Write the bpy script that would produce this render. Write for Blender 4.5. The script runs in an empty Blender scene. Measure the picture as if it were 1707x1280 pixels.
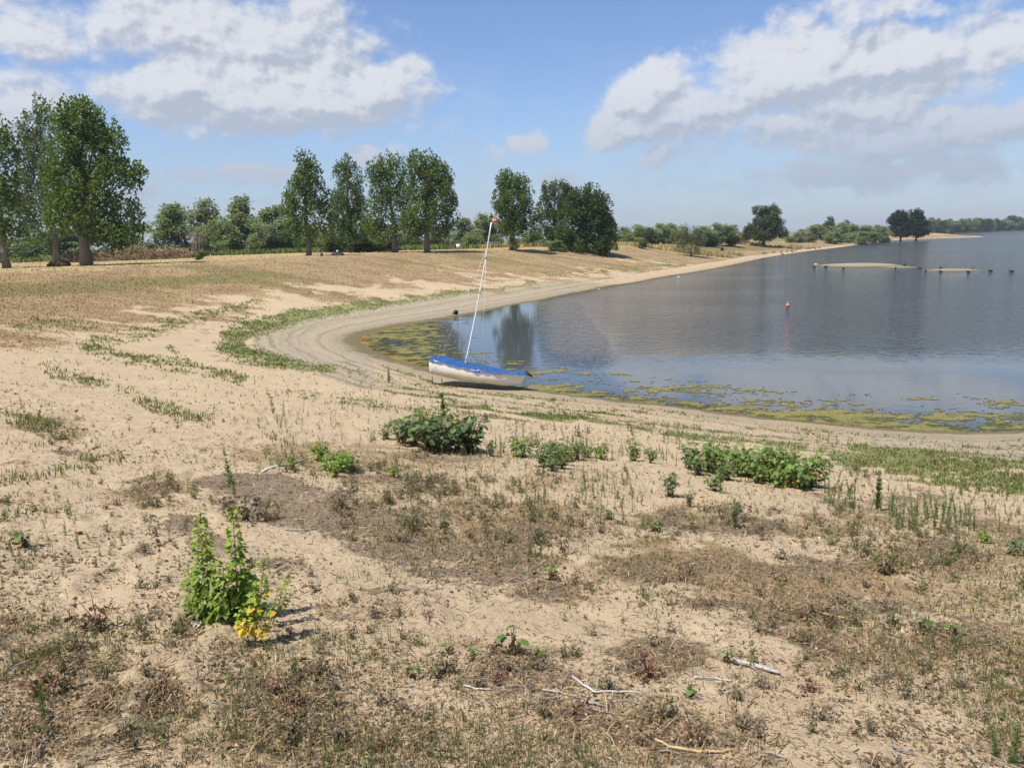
import bpy, math
import numpy as np
from mathutils import Matrix, Vector
rng = np.random.default_rng(11)
S = bpy.context.scene
COL = S.collection

# ------------------------------------------------------------------ camera frame
F = 1282.0; CX, CY = 853.5, 640.0; EYE = 5.9
TH = math.atan(243.5/F); RO = math.radians(1.45)
fw = np.array([0, math.cos(TH), -math.sin(TH)])
r0 = np.array([1.0, 0, 0]); u0 = np.array([0, math.sin(TH), math.cos(TH)])
RT = r0*math.cos(RO) - u0*math.sin(RO)
UP = u0*math.cos(RO) + r0*math.sin(RO)
C0 = np.array([0, 0, EYE])

def ray(px, py):
    px = np.atleast_1d(np.asarray(px, float)); py = np.atleast_1d(np.asarray(py, float))
    return fw + RT*((px-CX)/F)[:, None] - UP*((py-CY)/F)[:, None]
def at_z(px, py, z=0.0):
    d = ray(px, py); t = (z-EYE)/d[:, 2]
    return C0 + d*t[:, None]
def at_y(px, py, Y):
    d = ray(px, py); t = Y/d[:, 1]
    return C0 + d*t[:, None]
def project(P):
    q = P - C0; w = q@fw
    w = np.where(w < 0.05, 0.05, w)
    return CX + F*(q@RT)/w, CY - F*(q@UP)/w, w

def smooth(a, b, x):
    t = np.clip((x-a)/(b-a), 0, 1); return t*t*(3-2*t)

# ------------------------------------------------------------------ numpy noise
def _h(ix, iy, s):
    n = (ix*374761393 + iy*668265263 + s*1442695041).astype(np.int64)
    n = (n ^ (n >> 13))*1274126177
    n = n ^ (n >> 16)
    return (n & 0xffffff)/float(0xffffff)
def vnoise(x, y, s=0):
    x = np.asarray(x, float); y = np.asarray(y, float)
    ix = np.floor(x).astype(np.int64); iy = np.floor(y).astype(np.int64)
    fx = x-ix; fy = y-iy
    fx = fx*fx*fx*(fx*(fx*6-15)+10); fy = fy*fy*fy*(fy*(fy*6-15)+10)
    a = _h(ix, iy, s); b = _h(ix+1, iy, s); c = _h(ix, iy+1, s); d = _h(ix+1, iy+1, s)
    return (a*(1-fx)+b*fx)*(1-fy) + (c*(1-fx)+d*fx)*fy
def fbm(x, y, s=0, o=4, rot=1.1):
    v = 0; a = .5; t = 0
    for i in range(o):
        ca, sa = math.cos(i*rot), math.sin(i*rot)
        v = v + a*vnoise((x*ca-y*sa)*2**i+17.3*i, (x*sa+y*ca)*2**i-9.1*i, s+i); t += a; a *= .5
    return v/t

# ------------------------------------------------------------------ shoreline
SH = [(1707,716),(1600,717),(1500,714),(1400,707),(1300,697),(1200,686),(1100,674),(1000,664),(940,657),(890,650),(840,646),(780,632),(720,614),
      (660,598),(622,583),(606,573),(602,567),(612,559),(640,551),(690,541),(740,532),(800,521),(860,508),(905,500),(945,491),(985,484),
      (1010,478),(1060,471),(1100,463),(1180,450),(1235,439),(1262,433),(1282,429),(1340,420),(1380,415),(1420,410),(1460,404),(1510,399.5),(1570,397.5),(1640,395),
      (1600,392.5),(1545,390.5),(1600,388.2),(1650,385.8),(1707,382.8)]
sp = at_z([p[0] for p in SH], [p[1] for p in SH])[:, :2]
sp = np.vstack([[[900, -120], [200, 4], [60, 18], [33, 23.5]], sp, [[sp[-1][0]*1.5, sp[-1][1]*1.35], [2600, 2000], [9000, 2600], [9000, -1500]]])
def crom(P, n):
    out = []
    for i in range(len(P)-1):
        a = P[max(i-1, 0)]; b = P[i]; c = P[i+1]; d = P[min(i+2, len(P)-1)]
        L = np.linalg.norm(c-b)
        for k in range(n):
            t = k/n
            if 4 <= i < len(P)-5:
                q = .5*((2*b)+(-a+c)*t+(2*a-5*b+4*c-d)*t*t+(-a+3*b-3*c+d)*t**3)
            else:
                q = b*(1-t)+c*t
            out.append(q)
    out.append(P[-1]); return np.array(out)
shore = crom(sp, 5)
wob = (fbm(shore[:, 0]*.5, shore[:, 1]*.5, 5, 3)-.5)
shore = shore + wob[:, None]*np.minimum(.5, .012*np.linalg.norm(shore, axis=1))[:, None]*np.array([[.6, 1]])
def shore_d(x, y):
    x = np.asarray(x, float).ravel(); y = np.asarray(y, float).ravel()
    best = np.full(x.shape, 1e18); ins = np.zeros(x.shape, bool)
    n = len(shore)
    for i in range(n):
        ax, ay = shore[i]; bx, by = shore[(i+1) % n]
        ex, ey = bx-ax, by-ay; L = ex*ex+ey*ey+1e-12
        t = np.clip(((x-ax)*ex+(y-ay)*ey)/L, 0, 1)
        dd = (x-ax-t*ex)**2+(y-ay-t*ey)**2
        np.minimum(best, dd, out=best)
        if ay != by:
            c = ((ay > y) != (by > y)) & (x < (bx-ax)*(y-ay)/(by-ay)+ax)
            ins ^= c
    d = np.sqrt(best)
    return np.where(ins, -d, d)
def terrain(x, y, d=None):
    x = np.asarray(x, float).ravel(); y = np.asarray(y, float).ravel()
    if d is None: d = shore_d(x, y)
    z = np.interp(d, [-40, -12, 0, 1.5, 4, 7.5, 13, 19, 24, 30, 45, 90, 300],
                  [-3, -1.3, 0, .14, .48, 1.02, 2.0, 3.15, 4.0, 4.25, 4.25, 4.1, 3.9])
    z = z*(1-.38*smooth(120, 260, y))
    amp = smooth(.4, 3, d)
    r = np.hypot(x, y)
    z = z + amp*(.10*(fbm(x*.22, y*.22, 3, 3)-.5)*smooth(4, 12, r) + .07*(fbm(x*1.3, y*1.3, 9, 3)-.5) + .045*(fbm(x*5.5, y*5.5, 21, 3)-.5)*(1-smooth(25, 45, r)))
    z = z + amp*.35*(fbm(x*.03, y*.03, 31, 2)-.5)*smooth(30, 80, r)
    return z

# polar ground grid round the camera
az_dense = np.radians(np.linspace(-42, 42, 560))
az = np.concatenate([az_dense, np.radians(np.linspace(42, 318, 72))[1:-1]])
rr = np.concatenate([np.linspace(.05, 1.5, 12), np.geomspace(1.55, 2500, 740)])
NA, NR = len(az), len(rr)
GX = (np.sin(az)[:, None]*rr[None]).ravel(); GY = (np.cos(az)[:, None]*rr[None]).ravel()
GD = shore_d(GX, GY)
GZ = terrain(GX, GY, GD)
Hg = GZ.reshape(NA, NR)[:560]
# footprints and scuffs trodden into the soft sand
fr_ = np.random.default_rng(55)
near_ = (np.hypot(GX, GY) < 22) & (GY > 0)
nx, ny = GX[near_], GY[near_]; dz_ = np.zeros(nx.shape)
for (x0, y0, x1, y1, n_) in [(-9, 4, -3.5, 21, 34), (-2.2, 2.5, -5.5, 18, 32), (3.5, 3, 1.0, 17, 28), (5, 5, 9, 15, 20), (-7, 6, -1, 11, 16), (1.2, 2.2, 4.5, 9, 20), (-1, 2.2, -3, 6, 12)]:
    for k_ in range(n_):
        f_ = (k_+fr_.uniform(-.3, .3))/n_; cx_ = x0+(x1-x0)*f_+fr_.normal(0, .22); cy_ = y0+(y1-y0)*f_+fr_.normal(0, .2)
        ang = math.atan2(y1-y0, x1-x0)+fr_.normal(0, .35); a_ = (nx-cx_)*math.cos(ang)+(ny-cy_)*math.sin(ang); b_ = -(nx-cx_)*math.sin(ang)+(ny-cy_)*math.cos(ang)
        q_ = (a_/.17)**2+(b_/.085)**2; dz_ += np.where(q_ < 6, -.034*np.exp(-q_)+.012*np.exp(-(np.sqrt(q_)-1.5)**2*4), 0)
GZ[near_] += np.clip(dz_, -.05, .03)*smooth(2, 4, GD[near_]); Hg = GZ.reshape(NA, NR)[:560]
TAN = (Hg-EYE)/rr[None]
TANM = np.maximum.accumulate(TAN, axis=1)
def hit(px, py):
    d = ray(px, py); a = np.arctan2(d[:, 0], d[:, 1]); t = d[:, 2]/np.hypot(d[:, 0], d[:, 1])
    idx = np.clip(np.round((a-az_dense[0])/(az_dense[1]-az_dense[0])).astype(int), 0, 559)
    r = np.empty(len(a))
    for i in np.unique(idx):
        m = idx == i
        r[m] = np.interp(t[m], TANM[i]+np.arange(NR)*1e-9, rr)
    x = np.sin(a)*r; y = np.cos(a)*r
    return np.stack([x, y, EYE+t*r], 1)
def hit1(px, py): return hit([px], [py])[0]
def tz(x, y): return float(terrain([x], [y])[0])

# ------------------------------------------------------------------ ground masks
LIT = [(430,812,80,22,.9),(540,850,110,34,1),(640,892,95,34,1),(730,925,100,32,1),(820,935,80,34,.95),(890,900,60,24,.7),(300,875,40,18,.7),(340,900,40,14,.6),
       (455,935,45,14,.7),(415,845,60,20,.6),(1115,1080,60,28,.9),(1070,1100,60,26,.8),(880,1140,120,30,.8),(1000,1180,110,34,.75),(960,1235,180,45,.6),
       (140,1210,230,70,.5),(60,1110,120,50,.5),(330,1170,180,50,.5),(500,1225,200,60,.6),(700,1240,170,50,.52),(1130,1215,130,36,.8),(1180,1265,130,26,.8),
       (640,985,70,18,.6),(560,1015,60,16,.5),(920,985,70,18,.7),(1000,880,90,24,.4),(700,840,110,40,.55),(620,800,90,26,.5),(1350,945,120,24,.7),
       (1160,960,110,32,.6),(1290,1020,120,24,.6),(1440,1085,140,32,.6),(1560,930,90,28,.6),(1270,878,170,20,.6),(1480,1010,110,24,.5),(1650,1060,90,30,.55),
       (1520,845,120,26,.5),(1640,880,90,24,.45),(1640,950,80,20,.5),(255,820,70,24,.5),(85,718,50,14,.5),(40,780,60,14,.4),(150,770,70,14,.4),(1650,1150,80,40,.5),
       (1800,900,90,30,.6),(1900,1010,130,40,.6),(1820,1130,120,40,.6),(1960,1200,120,60,.6),(1850,1260,140,40,.6),(-120,1180,150,70,.5),(-160,1020,140,50,.5),(-130,880,110,30,.45),(-220,780,110,20,.4),(1420,740,140,12,.35),(760,765,90,18,.5),(1650,700,110,9,.35)]
DRYP = [(1800,960,110,36,.7),(1900,870,120,24,.6),(1880,1060,140,40,.7),(1800,1180,110,40,.5),(1950,1150,130,60,.6),(1860,1270,160,50,.5),(-130,1150,160,80,.5),(-180,960,140,40,.5),(-140,830,110,26,.45),(1180,955,120,38,.9),(1330,1015,110,26,.9),(1450,1080,150,36,.9),(1400,960,160,36,.8),(1290,872,180,20,.8),(1560,935,90,34,.9),(1085,1100,50,22,.9),
        (700,855,120,50,.7),(830,900,120,50,.8),(900,870,110,40,.6),(640,800,110,34,.6),(960,800,90,24,.4),(150,1200,250,80,.5),(60,1100,130,50,.5),(500,1230,220,60,.5),(350,1130,260,50,.3),(700,1150,260,60,.3),(1300,1180,240,70,.25),
        (900,1225,280,55,.5),(1140,1215,130,40,.6),(260,820,70,24,.7),(90,715,55,18,.6),(1600,1000,110,24,.5),(1650,1080,90,40,.6),(520,760,120,24,.5),(700,760,120,20,.5),
        (610,1005,80,30,.5),(850,1105,110,30,.6),(1680,900,60,40,.5),(930,985,90,24,.6),(1040,960,70,18,.5)]
def blobs(px, py, L, jx, jy):
    m = np.zeros(px.shape)
    for cx, cy, rx, ry, w in L:
        q = ((px+jx*np.maximum(rx, 55)-cx)/rx)**2+((py+jy*np.maximum(ry, 22)-cy)/ry)**2
        np.maximum(m, w*np.clip(1.5-q*.9, 0, 1), out=m)
    return m
BAND = [(900,471,2),(860,476,2.5),(780,486,3.5),(700,497,5),(620,508,6),(540,520,8),(470,533,12),(415,548,14),(388,562,17),(386,576,17),(408,590,13),(450,601,10),(510,611,7),(560,617,5),(640,628,4),(720,648,4)]
BROWN = [(420,535,6),(350,550,9),(320,568,12),(345,588,10),(400,604,8),(470,615,7),(560,626,6),(640,638,5)]
ARCS = [[(440,505,6),(340,527,9),(250,553,11),(165,570,10),(150,580,9),(200,597,9),(265,607,9),(330,618,7),(410,632,5)],
        [(80,618,8),(110,628,9),(170,637,8)],[(205,652,8),(255,676,9),(300,690,10),(350,706,9)],[(25,700,10),(75,712,13),(120,730,8)],[(0,800,10),(60,790,9),(140,775,9),(205,768,8)],
        [(30,545,6),(90,540,7),(160,545,5)],[(285,580,5),(300,600,6),(400,640,4)],[(480,655,4),(560,668,7),(660,676,6),(760,690,5)],[(1340,745,6),(1450,755,9),(1560,772,16),(1720,790,26)]]
def plmask(px, py, L):
    best = np.zeros(px.shape)
    for (ax, ay, aw), (bx, by, bw) in zip(L[:-1], L[1:]):
        ex, ey = bx-ax, by-ay; t = np.clip(((px-ax)*ex+(py-ay)*ey)/(ex*ex+ey*ey), 0, 1)
        q = np.hypot(px-ax-t*ex, py-ay-t*ey)/(aw+(bw-aw)*t)
        np.maximum(best, np.clip(1.6-q, 0, 1), out=best)
    return best
def masks(x, y, d, z):
    P = np.stack([x, y, z], 1)
    px, py, w = project(P)
    r = np.hypot(x, y)
    front = (y > .6) & (w > .1)
    px = np.where(front, px, 0); py = np.where(front, py, 1250)
    n1 = fbm(x*.18, y*.18, 41, 4)-.5; n2 = fbm(x*.9, y*.9, 43, 4)-.5; n3 = fbm(x*3.1, y*3.1, 47, 3)-.5
    na = fbm(x*.05+.02*y, y*.22, 53, 4, 0)-.5; nh = fbm(x*.11, y*.30, 57, 4, 0)-.5
    out = {}; thin_ = 1-.32*smooth(1080, 1190, py)
    yl = np.interp(px, [-200, 0, 150, 300, 430, 560, 700, 830, 1000, 1130, 1240, 1800], [575, 560, 545, 524, 500, 482, 466, 455, 446, 436, 421, 400])
    land = d > 4
    dry = smooth(-.75, .55, (yl-py)/np.maximum(yl*.12, 24)+1.3*n1+1.9*n2+2.6*nh+.5*smooth(470, 440, py)+1.3*smooth(8, 60, yl-py))*land*(1-smooth(545, 600, py+60*n2+40*n3))
    fg = py > 560
    lit = blobs(px, py, LIT, 1.5*n2+1.3*n3, 1.5*n3+1.3*n2)*(.98+1.3*n3+.5*n2)*fg*thin_
    dryp = blobs(px, py, DRYP, 1.5*n2+1.3*n3, 1.5*n3+1.3*n2)*(.8+1.1*n3+.8*n2)*fg*thin_
    gen = smooth(.02, .3, n2+.25*n3)*.35*(d > 12)*(py > 640)
    out['lit'] = np.maximum(lit, gen*.5)
    # contour lines of drift litter left by the falling water
    ring = fbm(d*2.6+1.5*n1, x*.02+y*.02, 61, 3)
    rl = smooth(.60, .74, ring)*smooth(.3, 1.2, d)*(1-smooth(5.5, 7, d))*.55
    rl = np.maximum(rl, 0*np.exp(-((d-9.3+1.2*n1)/.7)**2)*smooth(-.05, .25, n2+.5*n3)*np.where(px < 760, .8, .35)*(r < 70))
    bro = plmask(px+40*n2+15*n3, py+12*n2+6*n3, BROWN)*np.clip(.35+1.5*n3, 0, 1)*.75
    arcl = np.maximum.reduce([plmask(px+30*n2+25*n3, py+12*n2+6*n3-3, A_) for A_ in ARCS[:4]])*np.clip(.5+1.2*n3, 0, 1)*.62
    out['lit'] = np.maximum.reduce([out['lit'], rl, bro, arcl])
    nearb = (px > 560) & (py > 600)
    r2 = smooth(.46, .60, fbm(d*2.4+1.6*n1, x*.12-y*.1, 77, 3))*smooth(1.0, 2.2, d)*(1-smooth(8.5, 10.5, d))*np.clip(.35+2.2*n2+1.6*n3, 0, 1)*nearb
    out['lit'] = np.maximum(out['lit'], .8*r2)
    out['dry'] = np.maximum(dry, dryp)
    wx = px+26*n2+12*n3; wy = py+9*n2+5*n3
    gb = plmask(wx, wy, BAND)
    gw = smooth(-.32, .12, n2+.4*n1)
    band = gb*np.where((px > 560) & (py > 600), .3*gw, .45+.55*gw)
    near = (px > 640) & (py > 600)
    rows = smooth(.50, .64, fbm(d*2.4+1.6*n1, x*.12-y*.1, 77, 3))*smooth(1.2, 2.2, d)*(1-smooth(7.5, 9.5, d))*smooth(-.2, .1, n2+.6*n3)*near*1.05
    zone = smooth(.0, .3, np.clip((px-1330)/90, 0, 1)*np.exp(-((py-(760+(px-1350)*.10))/28)**4)*(.30+2.4*n2+1.2*n3))*near
    arc = np.maximum.reduce([plmask(wx, wy, A_) for A_ in ARCS[:2]+ARCS[5:]]+[.52*plmask(wx, wy, A_) for A_ in ARCS[2:5]])*np.clip(.40+1.5*n2+1.5*n3, 0, 1)*.85
    olive = smooth(.05, .25, na)*dry*.6
    far_strip = np.exp(-((py-yl-6)/7)**2)*(px > 900)*(px < 1150)*smooth(-.1, .1, n2)*.8
    out['green'] = np.maximum.reduce([band, rows, zone, arc, far_strip])*(d > .8)
    out['olive'] = np.maximum(olive, plmask(px+60*n2, py+9*n2, [(-50,485,9),(120,480,10),(300,470,7),(450,458,5)])*dry*.8)
    tl = np.interp(px, [-100, 0, 145, 300, 450, 600, 800, 900, 1030, 1240, 1500, 1800], [456, 453, 449, 438, 428, 423, 414, 417, 411, 404, 393, 384])
    straw = (1-smooth(-3, 6, py-tl+10*n2))*smooth(30, 50, r)
    deep = smooth(125, 150, r)*(d > 22)
    straw = straw*np.where((px > 1015) & (px < 1262), 1, 1-deep)
    out['straw'] = straw*(d > 15)
    out['green'] = np.maximum(out['green'], deep*np.where((px > 1015) & (px < 1262), .0, .75))
    bank = np.exp(-((px-1225)/75)**4-((py-414.5-(px-1225)*-.03)/4.5)**4)
    out['olive'] = np.maximum(out['olive'], .95*bank); out['dry'] = np.maximum(out['dry'], .8*bank)
    gy = smooth(-.3, .15, d)*(1-smooth(5.6, 6.6, d+1.2*n1))*np.where((px > 620) & (py > 600), np.where(px > 1450, .6, .38), np.where(px < 1000, 1, .55))
    gy = np.where(r > 95, gy*.4, gy)
    out['grey'] = gy
    bay = np.exp(-(((x+9)/14)**2+((y-47)/14)**2))
    out['shore'] = d
    out['wet'] = 1-smooth(.15, .85+1.5*bay, d+.5*n2)
    return out

# ------------------------------------------------------------------ mesh helpers
def mesh(name, V, Fc, mat, tint=None, attrs=None, smooth_=False):
    V = np.asarray(V, np.float32); Fc = np.asarray(Fc, np.int32)
    me = bpy.data.meshes.new(name)
    me.vertices.add(len(V)); me.vertices.foreach_set('co', V.ravel())
    k = Fc.shape[1]
    me.loops.add(Fc.size); me.loops.foreach_set('vertex_index', Fc.ravel())
    me.polygons.add(len(Fc)); me.polygons.foreach_set('loop_start', np.arange(0, Fc.size, k, dtype=np.int32))
    if tint is not None:
        a = me.attributes.new('tint', 'FLOAT_COLOR', 'POINT')
        t = np.ones((len(V), 4), np.float32); t[:, :3] = tint
        a.data.foreach_set('color', t.ravel())
    for kx, v in (attrs or {}).items():
        a = me.attributes.new(kx, 'FLOAT', 'POINT'); a.data.foreach_set('value', np.asarray(v, np.float32))
    me.update(calc_edges=True)
    if smooth_: me.polygons.foreach_set('use_smooth', np.ones(len(Fc), bool))
    me.materials.append(mat)
    return me
def link(name, data, loc=(0, 0, 0), parent=None):
    o = bpy.data.objects.new(name, data); COL.objects.link(o); o.location = loc
    if parent is not None: o.parent = parent
    return o
def tag(o, label, cat, group=None):
    o['label'] = label; o['category'] = cat
    if len(label.split()) > 16: print('LONG', len(label.split()), label)
    if group: o['group'] = group
    return o
def empty(name, loc, label, cat, group=None):
    o = link(name, None, loc); o.empty_display_size = .1
    return tag(o, label, cat, group)
class MB:
    def __init__(s): s.V = []; s.F = []; s.T = []; s.n = 0
    def add(s, V, Fc, t=(.5, .5, .5)):
        V = np.asarray(V, float); s.V.append(V); s.F.append(np.asarray(Fc, int)+s.n)
        t = np.asarray(t, float)
        s.T.append(np.broadcast_to(t, (len(V), 3))); s.n += len(V)
        return s
    def tube(s, pts, rad, sides=6, t=(.5, .5, .5), cap=True):
        pts = np.asarray(pts, float); n = len(pts); rad = np.broadcast_to(np.asarray(rad, float), (n,))
        tan = np.gradient(pts, axis=0); tan /= np.linalg.norm(tan, axis=1)[:, None]+1e-12
        ref = np.array([0, 0, 1.]) if abs(tan[0][2]) < .9 else np.array([1., 0, 0])
        a = np.cross(tan, ref); a /= np.linalg.norm(a, axis=1)[:, None]+1e-12
        b = np.cross(tan, a)
        an = np.arange(sides)*2*math.pi/sides
        V = pts[:, None]+rad[:, None, None]*(a[:, None]*np.cos(an)[None, :, None]+b[:, None]*np.sin(an)[None, :, None])
        V = V.reshape(-1, 3); Fc = []
        for i in range(n-1):
            for j in range(sides):
                k = (j+1) % sides
                Fc.append((i*sides+j, i*sides+k, (i+1)*sides+k, (i+1)*sides+j))
        if cap:
            m = len(V); V = np.vstack([V, pts[:1], pts[-1:]])
            for j in range(0, sides, 2):
                Fc.append((m, (j+2) % sides, (j+1) % sides, j))
                q = (n-1)*sides
                Fc.append((m+1, q+j, q+(j+1) % sides, q+(j+2) % sides))
        return s.add(V, Fc, t)
    def build(s, name, mat, loc=(0, 0, 0), parent=None, smooth_=False, local=True):
        V = np.vstack(s.V); T = np.vstack(s.T); Fc = np.vstack(s.F)
        if local: V = V-np.asarray(loc)
        me = mesh(name, V, Fc, mat, T, None, smooth_)
        return link(name, me, loc if parent is None else (0, 0, 0), parent)
    def data(s, name, mat, smooth_=False):
        return mesh(name, np.vstack(s.V), np.vstack(s.F), mat, np.vstack(s.T), None, smooth_)
def box(mb, c, size, t, rz=0.0):
    x, y, z = np.array(size)/2
    V = np.array([[a*x, b*y, cc*z] for a in (-1, 1) for b in (-1, 1) for cc in (-1, 1)])
    ca, sa = math.cos(rz), math.sin(rz)
    V = np.stack([V[:, 0]*ca-V[:, 1]*sa, V[:, 0]*sa+V[:, 1]*ca, V[:, 2]], 1)+np.asarray(c)
    mb.add(V, [(0, 1, 3, 2), (4, 6, 7, 5), (0, 4, 5, 1), (2, 3, 7, 6), (0, 2, 6, 4), (1, 5, 7, 3)], t)
def lathe(mb, c, prof, t, n=12, axis=None):
    # profile (r, z) spun about a vertical axis at c
    an = np.arange(n)*2*math.pi/n
    V = np.array([[r*math.cos(a), r*math.sin(a), z] for r, z in prof for a in an])+np.asarray(c)
    Fc = [(i*n+j, i*n+(j+1) % n, (i+1)*n+(j+1) % n, (i+1)*n+j) for i in range(len(prof)-1) for j in range(n)]
    mb.add(V, Fc, t)
def unit(v): return v/(np.linalg.norm(v, axis=-1, keepdims=True)+1e-12)
RH = (np.array([[0, 0, 0], [.36, .42, .08], [0, 1, 0], [-.36, .5, .08]]), np.array([[0, 1, 2, 3]]))
DEL = (np.array([[0, 0, 0], [.46, .12, .10], [.32, .55, .08], [0, 1, -.06], [-.32, .55, .08], [-.46, .12, .10]]), np.array([[0, 1, 2, 3], [0, 3, 4, 5]]))
MAL = (np.array([[0, .42, .04], [0, .06, 0], [.34, -.06, -.06], [.52, .36, -.12], [.30, .74, -.10], [0, 1.02, -.16], [-.30, .74, -.10], [-.52, .36, -.12], [-.34, -.06, -.06]]),
       np.array([[0, 1, 2, 3], [0, 3, 4, 5], [0, 5, 6, 7], [0, 7, 8, 1]]))
NAR = (np.array([[0, 0, 0], [.07, .4, .02], [0, 1, -.05], [-.07, .4, .02]]), np.array([[0, 1, 2, 3]]))
def leaves(mb, tpl, P, axis, nrm, size, tint):
    P = np.asarray(P, float); a = unit(np.asarray(axis, float)); s = unit(np.cross(a, nrm)); n = np.cross(s, a)
    tv, tf = tpl; k = len(tv); N = len(P)
    size = np.broadcast_to(np.asarray(size, float), (N,))
    V = P[:, None]+size[:, None, None]*(s[:, None]*tv[None, :, 0, None]+a[:, None]*tv[None, :, 1, None]+n[:, None]*tv[None, :, 2, None])
    Fc = (np.arange(N)[:, None, None]*k+tf[None]).reshape(-1, 4)
    tint = np.broadcast_to(np.asarray(tint, float), (N, 3))
    mb.add(V.reshape(-1, 3), Fc, np.repeat(tint, k, axis=0))
def blades(mb, P, h, w, tint, lean=.35, g=rng):
    N = len(P); h = np.broadcast_to(h, (N,)); w = np.broadcast_to(w, (N,))
    a = g.uniform(0, 2*math.pi, N); ld = np.stack([np.cos(a), np.sin(a), 0*a], 1)
    b = g.uniform(0, 2*math.pi, N); sd = np.stack([np.cos(b), np.sin(b), 0*b], 1)
    L = np.abs(g.normal(0, lean, N))[:, None]; up = np.array([0, 0, 1.])
    p1 = P+h[:, None]*.5*(up+ld*L*.6); p2 = P+h[:, None]*(up*np.clip(1-.25*L, .2, 1)+ld*L*1.3)
    W = w[:, None]*.5
    V = np.stack([P-sd*W, P+sd*W, p1+sd*W*.8, p1-sd*W*.8, p2+sd*W*.15, p2-sd*W*.15], 1).reshape(-1, 3)
    Fc = (np.arange(N)[:, None, None]*6+np.array([[0, 1, 2, 3], [3, 2, 4, 5]])[None]).reshape(-1, 4)
    tint = np.broadcast_to(np.asarray(tint, float), (N, 3))
    mb.add(V, Fc, np.repeat(tint, 6, axis=0))
def bits(mb, P, L, w, tint, tilt=.25, g=rng):
    # small straws and chips lying on the ground
    N = len(P); a = g.uniform(0, 2*math.pi, N); L = np.broadcast_to(L, (N,)); w = np.broadcast_to(w, (N,))
    ax = unit(np.stack([np.cos(a), np.sin(a), np.abs(g.normal(0, tilt, N))], 1))
    sd = unit(np.cross(ax, np.stack([g.normal(0, .3, N), g.normal(0, .3, N), np.ones(N)], 1)))
    md = P+ax*(L*.5)[:, None]+np.array([0, 0, 1.])*(L*g.uniform(0, .18, N))[:, None]
    e = P+ax*L[:, None]
    W = w[:, None]*.5
    V = np.stack([P-sd*W*.6, P+sd*W*.6, md+sd*W, md-sd*W, e+sd*W*.4, e-sd*W*.4], 1).reshape(-1, 3)
    Fc = (np.arange(N)[:, None, None]*6+np.array([[0, 1, 2, 3], [3, 2, 4, 5]])[None]).reshape(-1, 4)
    tint = np.broadcast_to(np.asarray(tint, float), (N, 3))
    mb.add(V, Fc, np.repeat(tint, 6, axis=0))
def vary(c, N, s=.18, g=rng, hue=.08):
    c = np.asarray(c, float)
    return np.clip(c*(1+g.normal(0, s, (N, 1)))*(1+g.normal(0, hue, (N, 3))), .004, .95)

# ------------------------------------------------------------------ materials
class NT:
    def __init__(s, tree): s.t = tree
    def n(s, typ, **kw):
        nd = s.t.nodes.new(typ)
        for k, v in kw.items():
            if k == 'i':
                for a, b in v.items():
                    if isinstance(b, bpy.types.NodeSocket): s.t.links.new(b, nd.inputs[a])
                    else: nd.inputs[a].default_value = b
            else: setattr(nd, k, v)
        return nd
    def link(s, a, b): s.t.links.new(a, b)
    def math(s, op, a, b=None, c=None, clamp=False):
        i = {0: a}
        if b is not None: i[1] = b
        if c is not None: i[2] = c
        return s.n('ShaderNodeMath', operation=op, use_clamp=clamp, i=i).outputs[0]
    def vm(s, op, a, b=None, c=None):
        i = {0: a}
        if b is not None: i[1] = b
        if c is not None: i[2] = c
        return s.n('ShaderNodeVectorMath', operation=op, i=i)
    def mix(s, f, a, b):
        nd = s.n('ShaderNodeMix', data_type='RGBA')
        for k, v in ((0, f), (6, a), (7, b)):
            if isinstance(v, bpy.types.NodeSocket): s.t.links.new(v, nd.inputs[k])
            elif k == 0: nd.inputs[0].default_value = v
            else: nd.inputs[k].default_value = (*v, 1)
        return nd.outputs[2]
    def ramp(s, x, a, b):
        nd = s.n('ShaderNodeMapRange', interpolation_type='SMOOTHSTEP', i={0: x, 1: a, 2: b, 3: 0., 4: 1.})
        return nd.outputs[0]
    def noise(s, v, scale, detail=4, rough=.55, dim='3D', out=0):
        return s.n('ShaderNodeTexNoise', noise_dimensions=dim, i={'Vector': v, 'Scale': scale, 'Detail': detail, 'Roughness': rough}).outputs[out]
    def attr(s, name, out='Fac'): return s.n('ShaderNodeAttribute', attribute_name=name).outputs[out]
def newmat(name):
    m = bpy.data.materials.new(name); m.use_nodes = True; m.node_tree.nodes.clear()
    nt = NT(m.node_tree); out = nt.n('ShaderNodeOutputMaterial')
    return m, nt, out
def tint_mat(name, rough=.7, trans=0., spec=.3, nscale=0, namp=.25, bump=0.):
    m, nt, out = newmat(name)
    col = nt.attr('tint', 'Color')
    co = nt.n('ShaderNodeTexCoord').outputs['Object']
    if nscale:
        nz = nt.noise(co, nscale, 5, .6)
        k = nt.math('MULTIPLY_ADD', nz, 2*namp, 1-namp)
        col = nt.vm('SCALE', col); nt.link(k, col.inputs[3]); nt.link(nt.attr('tint', 'Color'), col.inputs[0]); col = col.outputs[0]
    b = nt.n('ShaderNodeBsdfPrincipled', i={'Base Color': col, 'Roughness': rough, 'Specular IOR Level': spec})
    if bump and nscale:
        bp = nt.n('ShaderNodeBump', i={'Height': nt.noise(co, nscale*2, 5, .6), 'Strength': .6, 'Distance': bump})
        nt.link(bp.outputs[0], b.inputs['Normal'])
    if trans:
        tc = nt.vm('MULTIPLY', col, (1.25, 1.35, .55))
        tr = nt.n('ShaderNodeBsdfTranslucent', i={'Color': tc.outputs[0]})
        mx = nt.n('ShaderNodeMixShader', i={0: trans, 1: b.outputs[0], 2: tr.outputs[0]})
        nt.link(mx.outputs[0], out.inputs[0])
    else: nt.link(b.outputs[0], out.inputs[0])
    return m
M_leaf = tint_mat('leaf', .55, .42, .3)
M_dry = tint_mat('dry_plant', .85, .15, .1)
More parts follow.
